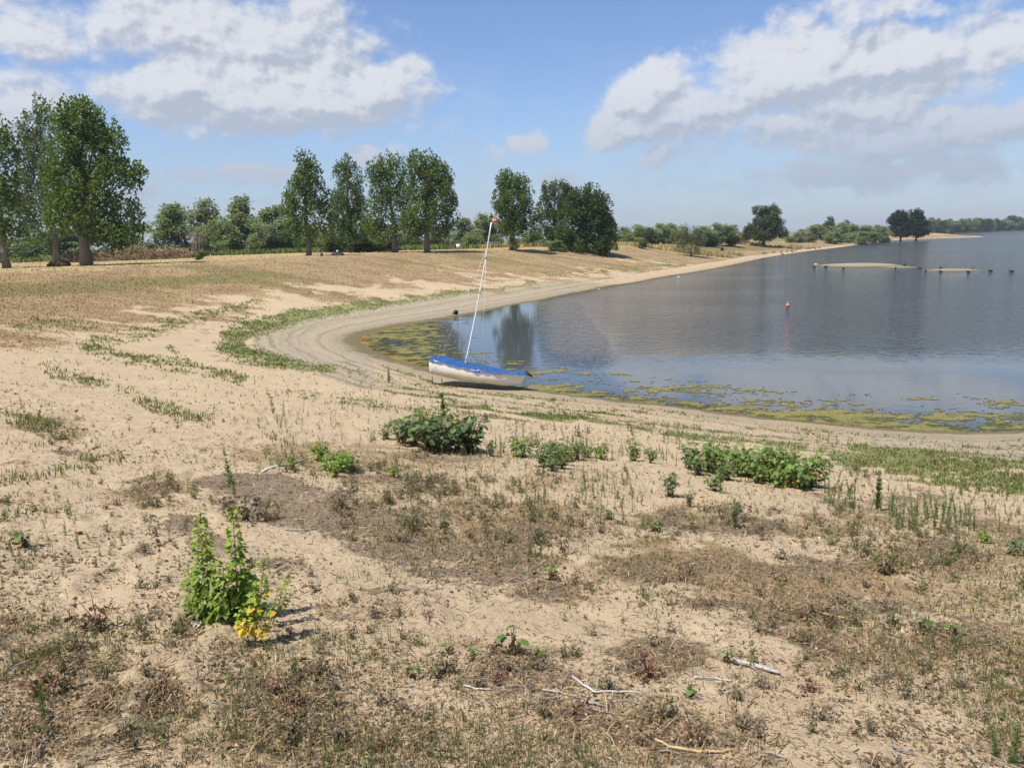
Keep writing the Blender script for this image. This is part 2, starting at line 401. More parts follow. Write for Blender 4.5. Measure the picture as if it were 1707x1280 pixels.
M_bark = tint_mat('bark', .9, 0, .1, 6, .45, .03)
M_wood = tint_mat('weathered_wood', .85, 0, .15, 30, .35, .004)
M_matte = tint_mat('matte_paint', .6, 0, .3, 12, .12)
M_algae = tint_mat('algae', .75, 0, .2, 6, .6, .02)
M_feather = tint_mat('feather', .8, 0, .1)

def sand_material():
    m, nt, out = newmat('dry_sand')
    co = nt.n('ShaderNodeTexCoord').outputs['Object']
    nA = nt.noise(co, .35, 5, .6); nB = nt.noise(co, 2.2, 6, .65); nC = nt.noise(co, 14, 5, .7); nD = nt.noise(co, 70, 4, .7)
    nE = nt.noise(co, 230, 2, .6); sd = nt.attr('shore')
    def th(mask, lo=.30, hi=.72, fine=nC, amp=1.5, amp2=.7):
        x = nt.math('MULTIPLY_ADD', nt.math('SUBTRACT', fine, .5), amp, mask)
        x = nt.math('MULTIPLY_ADD', nt.math('SUBTRACT', nB, .5), amp2, x)
        x = nt.math('MULTIPLY', x, nt.ramp(mask, .02, .2))
        return nt.ramp(x, lo, hi)
    c = nt.mix(nt.ramp(nA, .3, .7), (.478, .366, .232), (.435, .332, .212))
    c = nt.mix(nt.ramp(nB, .45, .75), c, (.51, .395, .256))
    c = nt.mix(nt.math('MULTIPLY', nt.ramp(nD, .52, .72), .5), c, (.30, .215, .135))
    c = nt.mix(nt.math('MULTIPLY', nt.ramp(nE, .55, .75), .35), c, (.22, .16, .11))
    # scattered dark specks of plant bits in the bare sand
    sp = nt.noise(co, 26, 3, .6)
    c = nt.mix(nt.math('MULTIPLY', nt.ramp(nt.math('MULTIPLY_ADD', nt.math('SUBTRACT', nB, .5), .35, sp), .66, .74), .6), c, (.14, .10, .06))
    grey = nt.attr('grey')
    gcol = nt.mix(nt.ramp(nC, .35, .65), (.41, .35, .25), (.31, .255, .17))
    gcol = nt.mix(nt.math('MULTIPLY', nt.ramp(nD, .5, .62), .6), gcol, (.15, .12, .075))
    gcol = nt.mix(nt.math('MULTIPLY', nt.ramp(nE, .6, .7), .7), gcol, (.55, .50, .40))
    c = nt.mix(nt.math('MULTIPLY', th(grey, .25, .6), .9), c, gcol)
    rv = nt.n('ShaderNodeCombineXYZ', i={0: nt.math('MULTIPLY_ADD', nB, .35, nt.math('MULTIPLY_ADD', nA, 1.2, sd)), 1: 0., 2: 0.}).outputs[0]
    rg1 = nt.noise(rv, 1.7, 4, .7)
    rm = nt.math('MULTIPLY', nt.math('MULTIPLY', nt.ramp(rg1, .47, .60), nt.ramp(grey, .05, .4)), nt.ramp(nC, .3, .6))
    c = nt.mix(nt.math('MULTIPLY', rm, .9), c, (.19, .155, .10))
    c = nt.mix(nt.math('MULTIPLY', nt.math('MULTIPLY', nt.ramp(sd, 3.2, .4), nt.ramp(grey, .05, .4)), .45), c, (.22, .18, .115))
    dry = nt.attr('dry')
    dcol = nt.mix(nt.ramp(nB, .35, .65), (.285, .200, .095), (.345, .255, .130))
    dcol = nt.mix(nt.ramp(nA, .4, .65), dcol, (.235, .158, .078))
    dcol = nt.mix(nt.math('MULTIPLY', nt.ramp(nD, .45, .65), .6), dcol, (.14, .085, .045))
    c = nt.mix(nt.math('MULTIPLY', th(dry, .10, .66, nC, 1.1, .9), .85), c, dcol)
    ol = nt.attr('olive')
    c = nt.mix(nt.math('MULTIPLY', th(ol, .2, .6), .8), c, nt.mix(nt.ramp(nC, .35, .65), (.20, .17, .065), (.13, .125, .045)))
    st = nt.attr('straw')
    scol = nt.mix(nt.ramp(nB, .35, .65), (.42, .315, .165), (.34, .25, .115))
    c = nt.mix(nt.math('MULTIPLY', th(st, .3, .7, nC, .4), .9), c, scol)
    lit = nt.attr('lit')
    lcol = nt.mix(nt.ramp(nC, .35, .65), (.25, .188, .122), (.16, .12, .08))
    lcol = nt.mix(nt.math('MULTIPLY', nt.ramp(nD, .5, .62), .75), lcol, (.05, .038, .028))
    lcol = nt.mix(nt.math('MULTIPLY', nt.ramp(nE, .56, .66), .7), lcol, (.34, .26, .17))
    c = nt.mix(nt.math('MULTIPLY', th(lit, .38, .62), .88), c, lcol)
    gr = nt.attr('green')
    grc = nt.mix(nt.ramp(nC, .35, .65), (.17, .20, .055), (.115, .145, .035))
    grc = nt.mix(nt.ramp(nD, .52, .66), grc, (.20, .165, .07))
    c = nt.mix(nt.math('MULTIPLY', th(gr, .35, .75), .8), c, grc)
    wet = nt.attr('wet')
    wcol = nt.mix(nt.ramp(nB, .4, .6), (.15, .115, .05), (.11, .10, .035))
    c = nt.mix(nt.math('MULTIPLY', th(wet, .3, .8, nC, .3), .85), c, wcol)
    h = nt.math('MULTIPLY_ADD', nC, .5, nt.math('MULTIPLY', nD, .25))
    h = nt.math('MULTIPLY_ADD', nB, 1.2, h)
    h = nt.math('MULTIPLY_ADD', nE, .06, h)
    bp = nt.n('ShaderNodeBump', i={'Height': h, 'Strength': .8, 'Distance': .05})
    rg = nt.math('MULTIPLY_ADD', wet, -.35, .92)
    b = nt.n('ShaderNodeBsdfPrincipled', i={'Base Color': c, 'Roughness': rg, 'Specular IOR Level': .15, 'Normal': bp.outputs[0]})
    nt.link(b.outputs[0], out.inputs[0])
    return m
def water_material():
    m, nt, out = newmat('lake_water')
    co = nt.n('ShaderNodeTexCoord').outputs['Object']
    depth = nt.attr('depth'); rip = nt.attr('ripple')
    v1 = nt.vm('MULTIPLY', co, (1, 1.7, 1)).outputs[0]
    n1 = nt.noise(v1, 1.3, 2, .5); n2 = nt.noise(v1, 4.0, 2, .5); n0 = nt.noise(v1, .35, 2, .5)
    h = nt.math('ADD', nt.math('MULTIPLY', n1, .40), nt.math('MULTIPLY', n2, .10))
    h = nt.math('MULTIPLY_ADD', n0, .15, h)
    k = nt.math('MULTIPLY_ADD', rip, 1.9, .008)
    h = nt.math('MULTIPLY', h, k)
    bp = nt.n('ShaderNodeBump', i={'Height': h, 'Strength': 1., 'Distance': 1.0})
    sh = nt.ramp(depth, .0, 2.2)
    mur = nt.mix(nt.noise(co, .8, 4), (.060, .055, .022), (.042, .046, .018))
    c = nt.mix(sh, mur, (.066, .078, .086))
    b = nt.n('ShaderNodeBsdfPrincipled', i={'Base Color': c, 'Roughness': nt.math('MINIMUM', nt.math('MULTIPLY_ADD', rip, .03, .04), .16), 'IOR': 1.33, 'Normal': bp.outputs[0]})
    nt.link(b.outputs[0], out.inputs[0])
    return m
M_sand = sand_material(); M_water = water_material()

# ------------------------------------------------------------------ ground and water
mk = masks(GX, GY, GD, GZ)
i = np.arange(NA); j = np.arange(NR-1)
A = (i[:, None]*NR+j[None]); B = (((i+1) % NA)[:, None]*NR+j[None])
quads = np.stack([A, A+1, B+1, B], -1).reshape(-1, 4)
GV = np.stack([GX, GY, GZ], 1)
me = mesh('ground', GV, quads, M_sand, None, mk, True)
ground = link('ground', me); ground['kind'] = 'structure'
dq = GD[quads]; wq = quads[(dq.min(1) < .8)]
used = np.unique(wq); remap = np.full(len(GX), -1); remap[used] = np.arange(len(used))
WV = np.stack([GX[used], GY[used], np.zeros(len(used))], 1)
wpx, wpy, _ = project(WV)
n_w = fbm(WV[:, 0]*.06, WV[:, 1]*.12, 81, 4)-.5
rip2 = .16*smooth(880, 960, wpx)*(1-smooth(555, 625, wpy))
edge = np.interp(wpx, [700, 960, 1000, 1040, 1080, 1300, 1707], [380, 470, 520, 560, 572, 582, 592])
rip = smooth(-48, 40, (edge-wpy)+70*n_w*np.clip((wpy-430)/120, .0, 1))
rip = np.clip(rip*(.8+.9*n_w), 0, 1.4)*np.clip(np.hypot(WV[:, 0], WV[:, 1])/60, .6, 6)
rip = np.maximum(rip, rip2)
shel = .06*smooth(0, 40, wpy-480)*0
me = mesh('lake_water', WV, remap[wq], M_water, None, {'depth': np.clip(-GD[used], 0, 50), 'ripple': rip+shel}, True)
water = link('water', me); water['kind'] = 'structure'

# sandbars out in the lake
def sandbar(pxc, pyc, hw, hd, hgt, seed):
    c = at_z([pxc], [pyc])[0]; w = np.linalg.norm(at_z([pxc+hw], [pyc])[0]-c)
    n, k = 64, 9; V = []
    for q in range(k+1):
        for a in range(n):
            an = 2*math.pi*a/n
            e = 1+.22*(fbm(np.array([math.cos(an)*2+seed]), np.array([math.sin(an)*2]), seed, 3)[0]-.5)*2
            f = q/k
            V.append((c[0]+w*e*f*math.cos(an), c[1]+hd*e*f*math.sin(an)+w*f*math.cos(an)*-.10, hgt*(1-f**2.2)-.03))
    Fc = [(q*n+a, q*n+(a+1) % n, (q+1)*n+(a+1) % n, (q+1)*n+a) for q in range(k) for a in range(n)]
    V = np.array(V); N = len(V)
    z = np.zeros(N); wet = 1-smooth(.0, .2*hgt/.4+.06, V[:, 2])
    me = mesh('sandbar', V, Fc, M_sand, None, {'lit': z+.22, 'dry': z+.2, 'green': z, 'olive': z+.3, 'straw': z, 'grey': z+.9, 'wet': wet, 'shore': z+2.}, True)
    o = link('sandbar', me); o['kind'] = 'structure'
sandbar(1432, 443, 76, 6.5, .42, 3)
sandbar(1500, 445.5, 40, 2.5, .12, 8)
sandbar(1588, 450.5, 52, 3.0, .2, 5)

# ------------------------------------------------------------------ sky, sun, camera
SUN_EL = math.radians(62); TS = np.array([-.80, -.60, 0]); TS /= np.linalg.norm(TS)
TOSUN = np.array([TS[0]*math.cos(SUN_EL), TS[1]*math.cos(SUN_EL), math.sin(SUN_EL)])
W = bpy.data.worlds.new('World'); S.world = W; W.use_nodes = True; W.node_tree.nodes.clear()
nt = NT(W.node_tree)
dirv = nt.n('ShaderNodeTexCoord').outputs['Generated']
sky = nt.n('ShaderNodeTexSky', sky_type='NISHITA', sun_disc=False, sun_elevation=SUN_EL, sun_rotation=math.atan2(TS[0], TS[1]) % (2*math.pi),
           altitude=0, air_density=1.0, dust_density=.35, ozone_density=2.6)
SKYS = .108
sx = nt.n('ShaderNodeSeparateXYZ', i={0: dirv})
azn = nt.math('ARCTAN2', sx.outputs[0], sx.outputs[1])
eln = nt.math('ARCSINE', sx.outputs[2])
p = nt.n('ShaderNodeCombineXYZ', i={0: azn, 1: eln, 2: 0.}).outputs[0]
# (photo x, y, half width, half height, weight)
CL = [(300,55,330,75,.80),(110,70,190,50,.72),(430,70,190,70,.85),(540,50,75,80,.72),(440,160,255,58,1.12),(310,145,120,45,1.1),(620,145,85,50,1.05),(560,180,140,42,.95),
      (385,288,95,17,.9),(630,262,42,24,.8),(866,242,30,24,.95),(920,292,90,22,.7),(1085,160,62,48,1.15),(1150,190,150,50,1.05),(1050,215,75,36,.95),(1000,243,40,18,.9),
      (1330,120,130,65,1.05),(1470,95,165,38,.95),(1420,15,75,35,.7),(1530,15,55,22,.75),(1690,75,80,60,.78),(1450,165,200,40,.84),(1480,225,260,50,.90),(1640,215,130,40,.98),(1340,205,90,26,.8),
      (1480,285,260,30,.84),(1095,268,60,24,.8),(1300,250,120,40,.55),(50,170,120,48,.8),(250,318,80,34,.72),(950,330,240,20,.45),(400,335,60,18,.5),
      (-350,150,300,90,.9),(2100,150,300,90,.9),(-900,-200,500,150,.8),(2600,-250,500,160,.8)]
nzc = nt.vm('MULTIPLY', p, (1, 1.35, 1)).outputs[0]
warp = nt.noise(nzc, 9, 4, .6, '2D', 1)
warp = nt.vm('MULTIPLY', nt.vm('SUBTRACT', warp, (.5, .5, .5)).outputs[0], (.085, .05, 0)).outputs[0]
warp2 = nt.vm('MULTIPLY', nt.vm('SUBTRACT', nt.noise(nzc, 38, 4, .6, '2D', 1), (.5, .5, .5)).outputs[0], (.022, .016, 0)).outputs[0]
pw = nt.vm('ADD', nt.vm('ADD', p, warp).outputs[0], warp2).outputs[0]
def field(q):
    acc = None
    for cx, cy, rx, ry, w in CL:
        d = ray(cx, cy)[0]; d = d/np.linalg.norm(d)
        ca = math.atan2(d[0], d[1]); ce = math.asin(d[2]); ir = (F/rx, F/ry, 0)
        v = nt.vm('MULTIPLY_ADD', q, ir, (-ca*ir[0], -ce*ir[1], 0)).outputs[0]
        l = nt.vm('LENGTH', v).outputs['Value']
        e = nt.math('MULTIPLY_ADD', l, -w*.60, w*1.06)
        acc = e if acc is None else nt.math('SMOOTH_MAX', acc, e, .12)
    return acc
f1 = nt.noise(nzc, 20, 9, .56, '2D'); f2 = nt.noise(nzc, 6, 5, .55, '2D')
E1 = field(pw)
off = (-.016, .022, 0)
E2 = field(nt.vm('ADD', pw, off).outputs[0])
f1b = nt.noise(nt.vm('ADD', nzc, (-.006, .010, 0)).outputs[0], 20, 9, .56, '2D')
D1 = nt.math('MULTIPLY_ADD', nt.math('SUBTRACT', f1, .5), .72, E1)
D1 = nt.math('MULTIPLY_ADD', nt.math('SUBTRACT', f2, .5), .5, D1)
alpha = nt.ramp(D1, .33, .68)
# general thin veil low in the sky
veil = nt.math('MULTIPLY', nt.ramp(eln, .26, .02), nt.ramp(nt.noise(nt.vm('MULTIPLY', p, (1, 3.2, 1)).outputs[0], 8, 6, .6, '2D'), .42, .75))
alpha = nt.math('MAXIMUM', nt.math('MULTIPLY', alpha, .93), nt.math('MULTIPLY', veil, .35))
lit = nt.math('ADD', nt.math('MULTIPLY', nt.math('SUBTRACT', E1, E2), 1.5), nt.math('MULTIPLY', nt.math('SUBTRACT', f1, f1b), 2.4))
lit = nt.math('MULTIPLY_ADD', nt.math('SUBTRACT', 1.0, alpha), .25, lit)
lit = nt.ramp(nt.math('ADD', lit, nt.math('MULTIPLY', nt.math('SUBTRACT', f2, .5), .35)), -.40, .42)
ccol = nt.mix(lit, (3.5, 3.85, 4.5), (5.6, 5.75, 6.1))  # cloud shading painted in: sunward edges whiter, far sides and undersides greyer
ccol = nt.mix(nt.ramp(eln, .20, .03), ccol, (3.2, 3.75, 4.7))
hz = nt.math('MULTIPLY', nt.ramp(eln, .20, -.03), .62)
skyc = nt.mix(hz, nt.vm('MULTIPLY', sky.outputs[0], (.90, .935, 1.08)).outputs[0], (2.3, 3.05, 4.3))
final = nt.mix(alpha, skyc, ccol)
bg = nt.n('ShaderNodeBackground', i={'Color': final, 'Strength': SKYS})
wo = nt.n('ShaderNodeOutputWorld'); nt.link(bg.outputs[0], wo.inputs[0])

sl = bpy.data.lights.new('sun', 'SUN'); sl.energy = 5.0; sl.angle = math.radians(.53); sl.color = (1, .945, .85)
so = link('sun', sl, (-40, -10, 60)); so.rotation_euler = Vector((-TOSUN).tolist()).to_track_quat('-Z', 'Y').to_euler()
cd = bpy.data.cameras.new('camera'); cd.sensor_width = 36; cd.lens = 36*F/1707; cd.clip_start = .05; cd.clip_end = 20000
co_ = link('camera', cd)
m3 = Matrix((RT.tolist(), UP.tolist(), (-fw).tolist())).transposed()
co_.matrix_world = Matrix.Translation(C0.tolist()) @ m3.to_4x4()
S.camera = co_
S.view_settings.view_transform = 'Standard'; S.view_settings.look = 'None'; S.view_settings.exposure = .33; S.view_settings.gamma = 1

# ------------------------------------------------------------------ trees
BARK = (.19, .165, .135)
def make_tree(name, bx, by, Y, blob_px, label, cat, group, trunk_w, leaf=.34, dens=34, tint=(.060, .088, .026), seed=1, trunk_top=None, plume=1.0, limbs=True, lean=0):
    g = np.random.default_rng(seed)
    base = at_y([bx], [by], Y)[0]; base[2] = tz(base[0], base[1])-.05
    sc = Y/F/ math.cos(TH)
    root = empty(name, base.tolist(), label, cat, group)
    cm = MB(); tm = MB(); cents = []
    xs = [b[0] for b in blob_px]; W2 = (max(xs)-min(xs))/2*sc+1.5
    for (px, py, rx, ry) in blob_px:
        c = at_y([px], [py], Y)[0]-base
        rx_, rz_ = rx*sc*1.22, ry*sc*1.06
        room = math.sqrt(max(.05, 1-min(.98, abs(c[0])/max(W2, .1))**2))*W2*.62
        for rep in range(2 if room > 2.2 else 1):
            yo = g.uniform(-.6, .6)*room if rep == 0 else g.uniform(-1, 1)*room
            if rep == 0: yo = -abs(yo)*.6
            cc = c+np.array([0, yo, g.normal(0, .15)*rz_*rep])
            ry_ = max(rx_*.9, .8)
            cents.append(cc)
            ns = max(9, int((rx_+.35)*(rz_+.35)*5.5*(1 if rep == 0 else .7)))
            v = unit(g.normal(0, 1, (ns, 3))); rad = g.uniform(.35, 1, (ns, 1))**.6
            sc_ = cc+v*rad*np.array([rx_, ry_, rz_])*.92
            sr = np.clip(g.lognormal(-.45, .3, ns), .35, 1.2)*min(1, .55+.1*rx_)
            for q in range(ns):
                nl = max(14, int(dens*2.5*sr[q]**1.5))
                u = unit(g.normal(0, 1, (nl, 3)))*g.uniform(.1, 1, (nl, 1))**.5
                wz = 1.0+.75*plume
                P = sc_[q]+u*sr[q]*np.array([.9, .9, wz])
                # clusters taper to an upright tip
                top = np.clip(u[:, 2:3], 0, 1)*plume
                P[:, :2] = sc_[q][:2]+(P[:, :2]-sc_[q][:2])*(1-.6*top)
                ax = unit(u*np.array([1, 1, .5])+np.array([0, 0, .55*plume-.35*(1-plume)])+g.normal(0, .35, (nl, 3)))
                nr = unit(u+np.array([0, 0, .9])+g.normal(0, .5, (nl, 3)))
                t = vary(tint, nl, .20, g, .06)*g.uniform(.82, 1.2)
                leaves(cm, RH, P, ax, nr, leaf*.8*g.uniform(.6, 1.35, nl), t)
    zc = np.array([c[2] for c in cents]); ht = zc.max()*.93
    tr = trunk_w*sc/2
    cx = float(np.mean([c[0] for c in cents]))
    ts = np.linspace(0, 1, 9)
    path = np.stack([ts**2*cx*.7+lean*ts, 0*ts, -.1+ts*ht], 1); path[1:, :2] += g.normal(0, .08, (8, 2))
    tm.tube(path, tr*np.array([1.45, 1.08, .98, .85, .7, .52, .38, .22, .06]), 9, BARK)
    if limbs:
        for cc in cents[::2]:
            z0 = np.clip(cc[2]*.55, .18*ht, .8*ht); f_ = z0/ht
            st = np.array([np.interp(f_, ts, path[:, 0]), np.interp(f_, ts, path[:, 1]), z0])
            mid = st*.45+cc*.55+np.array([0, 0, -.08*ht*.5])
            tm.tube([st, mid, cc], [tr*.38*(1-f_*.5), tr*.22, tr*.05], 5, BARK)
    tm.build('trunk', M_bark, parent=root, smooth_=True)
    cm.build('crown', M_leaf, parent=root)
    return root
PG = 'tall poplars on the dry grass'
POP = (.115, .168, .046)
YA = 95
def Yof(px, py): return hit1(px, py)[1]
make_tree('poplar_tree', 145, 443, Yof(145, 443), [(147,200,16,34),(128,193,13,28),(106,195,12,30),(162,222,18,34),(120,238,24,38),(150,268,32,38),(195,243,16,32),(188,288,24,24),(221,298,16,22),(234,292,8,10),
      (145,318,42,32),(108,305,30,38),(208,352,24,18),(228,366,14,16),(200,384,30,16),(145,365,45,24),(105,355,30,30),(180,395,28,14),(220,390,20,14)],
      'large dark green poplar with thick bare trunk standing in front of the brush pile', 'tree', PG, 15, .36, 36, POP, 1)
make_tree('poplar_tree', 97, 437, 104, [(72,198,14,32),(58,222,18,38),(45,258,20,38),(75,262,24,42),(50,318,28,36),(82,330,26,34),(42,362,26,28),(72,388,30,20)],
      'tall poplar half hidden behind the left side of the thick-trunked poplar', 'tree', PG, 8, .36, 34, (.115, .155, .05), 2)
make_tree('poplar_tree', 12, 447, Yof(12, 447), [(5,226,15,28),(20,258,16,32),(-15,255,26,40),(8,308,24,38),(-28,330,35,45),(16,355,20,32),(30,392,18,16),(-10,385,26,20)],
      'poplar with a slim dark trunk cut by the left edge of the photo', 'tree', PG, 10, .36, 34, POP, 3)
make_tree('poplar_tree', 515, 426, Yof(515, 426), [(513,272,10,24),(507,285,14,22),(524,292,14,22),(513,308,22,22),(498,327,22,26),(527,328,20,24),(483,345,13,18),(495,362,22,26),(530,366,24,26),(508,388,22,15),(488,385,14,14)],
      'egg-shaped poplar at the left end of the middle row of four', 'tree', PG, 7, .38, 34, (.115, .165, .046), 4)
make_tree('poplar_tree', 583, 424, 128, [(582,276,10,16),(570,292,13,22),(593,300,12,22),(580,328,22,26),(600,345,10,16),(572,363,26,28),(598,374,24,28),(568,394,30,16),(606,398,18,12)],
      'thin loose poplar second from left in the middle row, its trunk hidden', 'tree', PG, 6, .38, 40, (.12, .165, .05), 5)
make_tree('poplar_tree', 659, 421, Yof(659, 421), [(645,278,14,20),(624,290,11,22),(634,285,10,22),(662,285,17,26),(636,322,22,32),(660,332,22,32),(625,368,22,26),(655,378,26,18),(640,392,22,10)],
      'poplar third in the middle row with a pale slightly leaning trunk', 'tree', PG, 8, .38, 34, POP, 6)
make_tree('poplar_tree', 712, 421, Yof(712, 421), [(694,274,13,20),(713,280,17,22),(728,290,14,22),(742,303,12,24),(698,314,24,32),(733,330,22,30),(752,340,10,24),(748,368,16,18),(700,360,27,24),(722,384,24,11),(690,385,16,10)],
      'broad round-topped poplar at the right end of the middle row of four', 'tree', PG, 8, .38, 34, POP, 7)
make_tree('poplar_tree', 854, 417, Yof(854, 417), [(837,308,8,16),(847,304,9,17),(859,304,9,17),(870,310,9,18),(835,336,14,20),(858,336,20,22),(882,338,9,18),(840,366,18,16),(868,368,20,16),(893,372,10,22),(855,386,20,9)],
      'upright poplar right behind the mast head with a bushy trunk foot', 'tree', PG, 8, .40, 34, POP, 8)
make_tree('poplar_tree', 925, 417, 150, [(915,322,11,17),(935,322,13,17),(908,352,15,20),(932,356,20,22),(910,386,16,14),(932,394,20,14),(948,335,10,18)],
      'poplar between the mast-head poplar and the dense dark tree', 'tree', PG, 7, .42, 32, (.09, .125, .04), 9)
make_tree('broadleaf_tree', 975, 421, Yof(975, 421), [(964,328,14,17),(984,324,14,14),(1000,342,14,18),(968,352,26,22),(1000,366,20,22),(958,388,28,20),(994,390,28,20),(1016,386,11,18),(974,408,42,9),(948,404,22,9),(1010,408,16,8)],
      'dense dark rounded tree with foliage down to the ground, right end of the dark group', 'tree', None, 9, .42, 38, (.072, .112, .036), 10, plume=.5)
make_tree('broadleaf_tree', 1273, 404, 235, [(1268,352,11,8),(1286,352,12,9),(1276,368,18,11),(1292,372,11,11),(1253,386,14,11),(1276,390,18,9),(1300,387,14,11),(1262,394,16,7)],
      'lone open-crowned tree rising above the bushes beyond the curved beach', 'tree', None, 5, .5, 30, (.085, .115, .04), 11, plume=.3)
make_tree('broadleaf_tree', 1502, 392, 360, [(1500,360,11,8),(1490,367,9,9),(1506,374,15,11),(1494,382,14,7),(1502,388,15,5),(1488,387,8,4)],
      'dark round tree at the beach end, left of a close pair', 'tree', None, 3, .7, 28, (.045, .07, .028), 12, plume=.2)
make_tree('broadleaf_tree', 1528, 392, 360, [(1528,357,8,8),(1530,370,12,11),(1526,382,16,7),(1538,377,8,8),(1528,388,14,5),(1542,386,6,5)],
      'dark two-tiered tree at the beach end, right of a close pair', 'tree', None, 3, .7, 28, (.045, .07, .028), 13, plume=.2)
make_tree('willow_shrub', 1152, 427, Yof(1152, 427), [(1150,386,18,12),(1138,398,12,14),(1162,397,15,14),(1150,408,20,14),(1156,418,14,7)],
      'grey green willow bush standing alone at the edge of the sand', 'shrub', None, 3, .26, 36, (.15, .175, .10), 14, plume=.2, limbs=False)
make_tree('young_tree', 1131, 424, Yof(1140, 424)+6, [(1131,384,7,9),(1129,396,7,9),(1133,407,8,9)],
      'small yellow green tree pressed against the left side of the lone willow bush', 'tree', None, 2, .28, 34, (.15, .20, .045), 15, plume=.6, limbs=False)
for o in list(bpy.data.objects):
    if 'group' in o and o['group'] is None: del o['group']

# background trees: prototypes in unit-free metres, then copies
def proto(kind, seed):
    g = np.random.default_rng(seed)
    cm = MB(); tm = MB()
    h = 10.0; hw = 4.0
    if kind == 'willow':
        bl = [(g.normal(0, 1.5), g.normal(0, 1.3), g.uniform(2.0, 8.2)) for _ in range(13)]
        bl = [(x*(1.25-.09*z), y*(1.25-.09*z), z) for x, y, z in bl]+[(g.normal(0, .5), 0, 8.9), (1.9, 0, 1.6), (-1.9, .4, 1.6), (0, -1, 1.5)]
    elif kind == 'tall':
        bl = [(g.normal(0, .9), g.normal(0, .9), g.uniform(1.8, 8.8)) for _ in range(13)]+[(g.normal(0, .3), 0, 9.1), (1.1, 0, 1.8), (-1.0, 0, 1.6)]
    else:
        bl = [(g.normal(0, 1.9), g.normal(0, 1.6), g.uniform(2.5, 7.6)) for _ in range(12)]+[(0, 0, 8.3), (2.2, 0, 2.6), (-2.3, 0, 2.6), (0, -1.2, 2.0), (1.2, -1.2, 1.4), (-1.2, -1, 1.4)]
    for (x, y, z) in bl:
        rad = g.uniform(1.1, 1.7)*(1 if z < 8 else .75)
        ns = 19
        v = unit(g.normal(0, 1, (ns, 3)))*g.uniform(.4, 1, (ns, 1))
        for q in range(ns):
            nl = 17; sr = g.uniform(.4, .75)
            u = unit(g.normal(0, 1, (nl, 3)))*g.uniform(.1, 1, (nl, 1))**.5
            P = np.array([x, y, z])+v[q]*rad+u*sr
            P[:, 2] = np.maximum(P[:, 2], .05)
            ax = unit(u+np.array([0, 0, .15])+g.normal(0, .4, (nl, 3))); nr = unit(u+np.array([0, 0, .8])+g.normal(0, .5, (nl, 3)))
            leaves(cm, RH, P, ax, nr, g.uniform(.28, .52, nl), vary((1, 1, 1), nl, .18, g, .05)*g.uniform(.8, 1.2)*.1)
    tm.tube([(0, 0, -.2), (.1, 0, 2.5), (.1, .1, 5.5), (0, 0, 8.6)], [.24, .18, .12, .03], 6, BARK)
    for (x, y, z) in bl[::3]:
        tm.tube([(.05, 0, z*.45), (x*.6, y*.6, z*.7), (x, y, z)], [.1, .06, .02], 4, BARK)
    return cm.data('crown', M_leaf), tm.data('trunk', M_bark, True)
def tinted(me, tint):
    m = me.copy(); a = m.attributes['tint']; n = len(m.vertices); buf = np.empty(n*4, np.float32); a.data.foreach_get('color', buf)
    buf = buf.reshape(-1, 4); buf[:, :3] = np.clip(buf[:, :3]*10*np.asarray(tint), 0, 1); a.data.foreach_set('color', buf.ravel()); return m
KINDS = {}
def kindmesh(kind, seed, tint):
    k = (kind, seed, tint)
    if k not in KINDS:
        b = (kind, seed)
        if b not in KINDS: KINDS[b] = proto(kind, seed)
        KINDS[k] = (tinted(KINDS[b][0], tint), KINDS[b][1])
    return KINDS[k]
tcount = [0]
def bg_tree(px, ytop, hw, Y, kind, tint, label, cat, group, name='willow_tree', ybase=None):
    tcount[0] += 1
    cm, tm = kindmesh(kind, tcount[0] % 3, tint)
    ytop = ytop-(5 if Y < 190 else 1.5)
    top = at_y([px], [ytop], Y)[0]; z0 = tz(top[0], Y)
    h = max(top[2]-z0, .6); w = hw*Y/F
    root = empty(name, (top[0], Y, z0-.05), label, cat, group)
    root.rotation_euler = (0, 0, rng.uniform(0, 6.28))
    nw = {'willow': 2.6, 'tall': 1.8, 'round': 2.9}[kind]
    root.scale = (w/nw, w/nw, h/9.9)
    link('trunk', tm, parent=root); link('crown', cm, parent=root)
    return root
WIL = (.28, .315, .185); WIL2 = (.24, .29, .145); GRN = (.13, .18, .055); DRK = (.085, .115, .06); PALE = (.25, .275, .19)
for k, px in enumerate((-95, -150, -215)): bg_tree(px, 372-8*k, 34, 135+6*k, 'round', [WIL2, WIL][k % 2], 'grey green willow in the hedge just beyond the left edge of the photo', 'tree', 'hedge willows beyond the left edge')
bgl = 'trees in the hedge behind the left brush pile'
for a in [(285,346,36,150,'willow',WIL2,'bushy pale green tree with spiky top behind the right end of the brush pile'),
          (341,338,20,158,'tall',WIL,'narrow loose willow rising right of the spiky bushy tree'),
          (352,368,16,150,'round',WIL2,'lower willow filling the foot of the narrow loose willow'),
          (402,334,32,156,'willow',WIL,'highest broad willow in the hedge between the left and middle poplars'),
          (378,372,24,150,'round',WIL2,'rounded low willow beneath the left side of the highest broad willow'),
          (450,351,24,152,'tall',WIL2,'willow just left of the egg-shaped poplar'),
          (430,372,22,148,'round',WIL,'short rounded willow at the foot of the hedge left of the egg-shaped poplar'),
          (475,378,20,150,'round',GRN,'green bush partly behind the egg-shaped poplar'),
          (228,398,18,150,'round',WIL2,'small bush seen right of the thick poplar trunk crown, above the brush pile'),
          (190,404,22,155,'round',WIL2,'low bush above the brush pile right of the thick poplar trunk'),
          (110,385,36,140,'willow',WIL2,'shrubby willow showing left of the thick poplar trunk under the crowns'),
          (55,398,34,145,'round',WIL2,'low spreading willow between the slim and thick poplar trunks'),
          (-10,395,36,150,'round',WIL2,'willow behind the poplar at the left edge')]:
    bg_tree(*a[:7], 'tree', bgl)
g2 = 'willows behind the middle row of poplars'
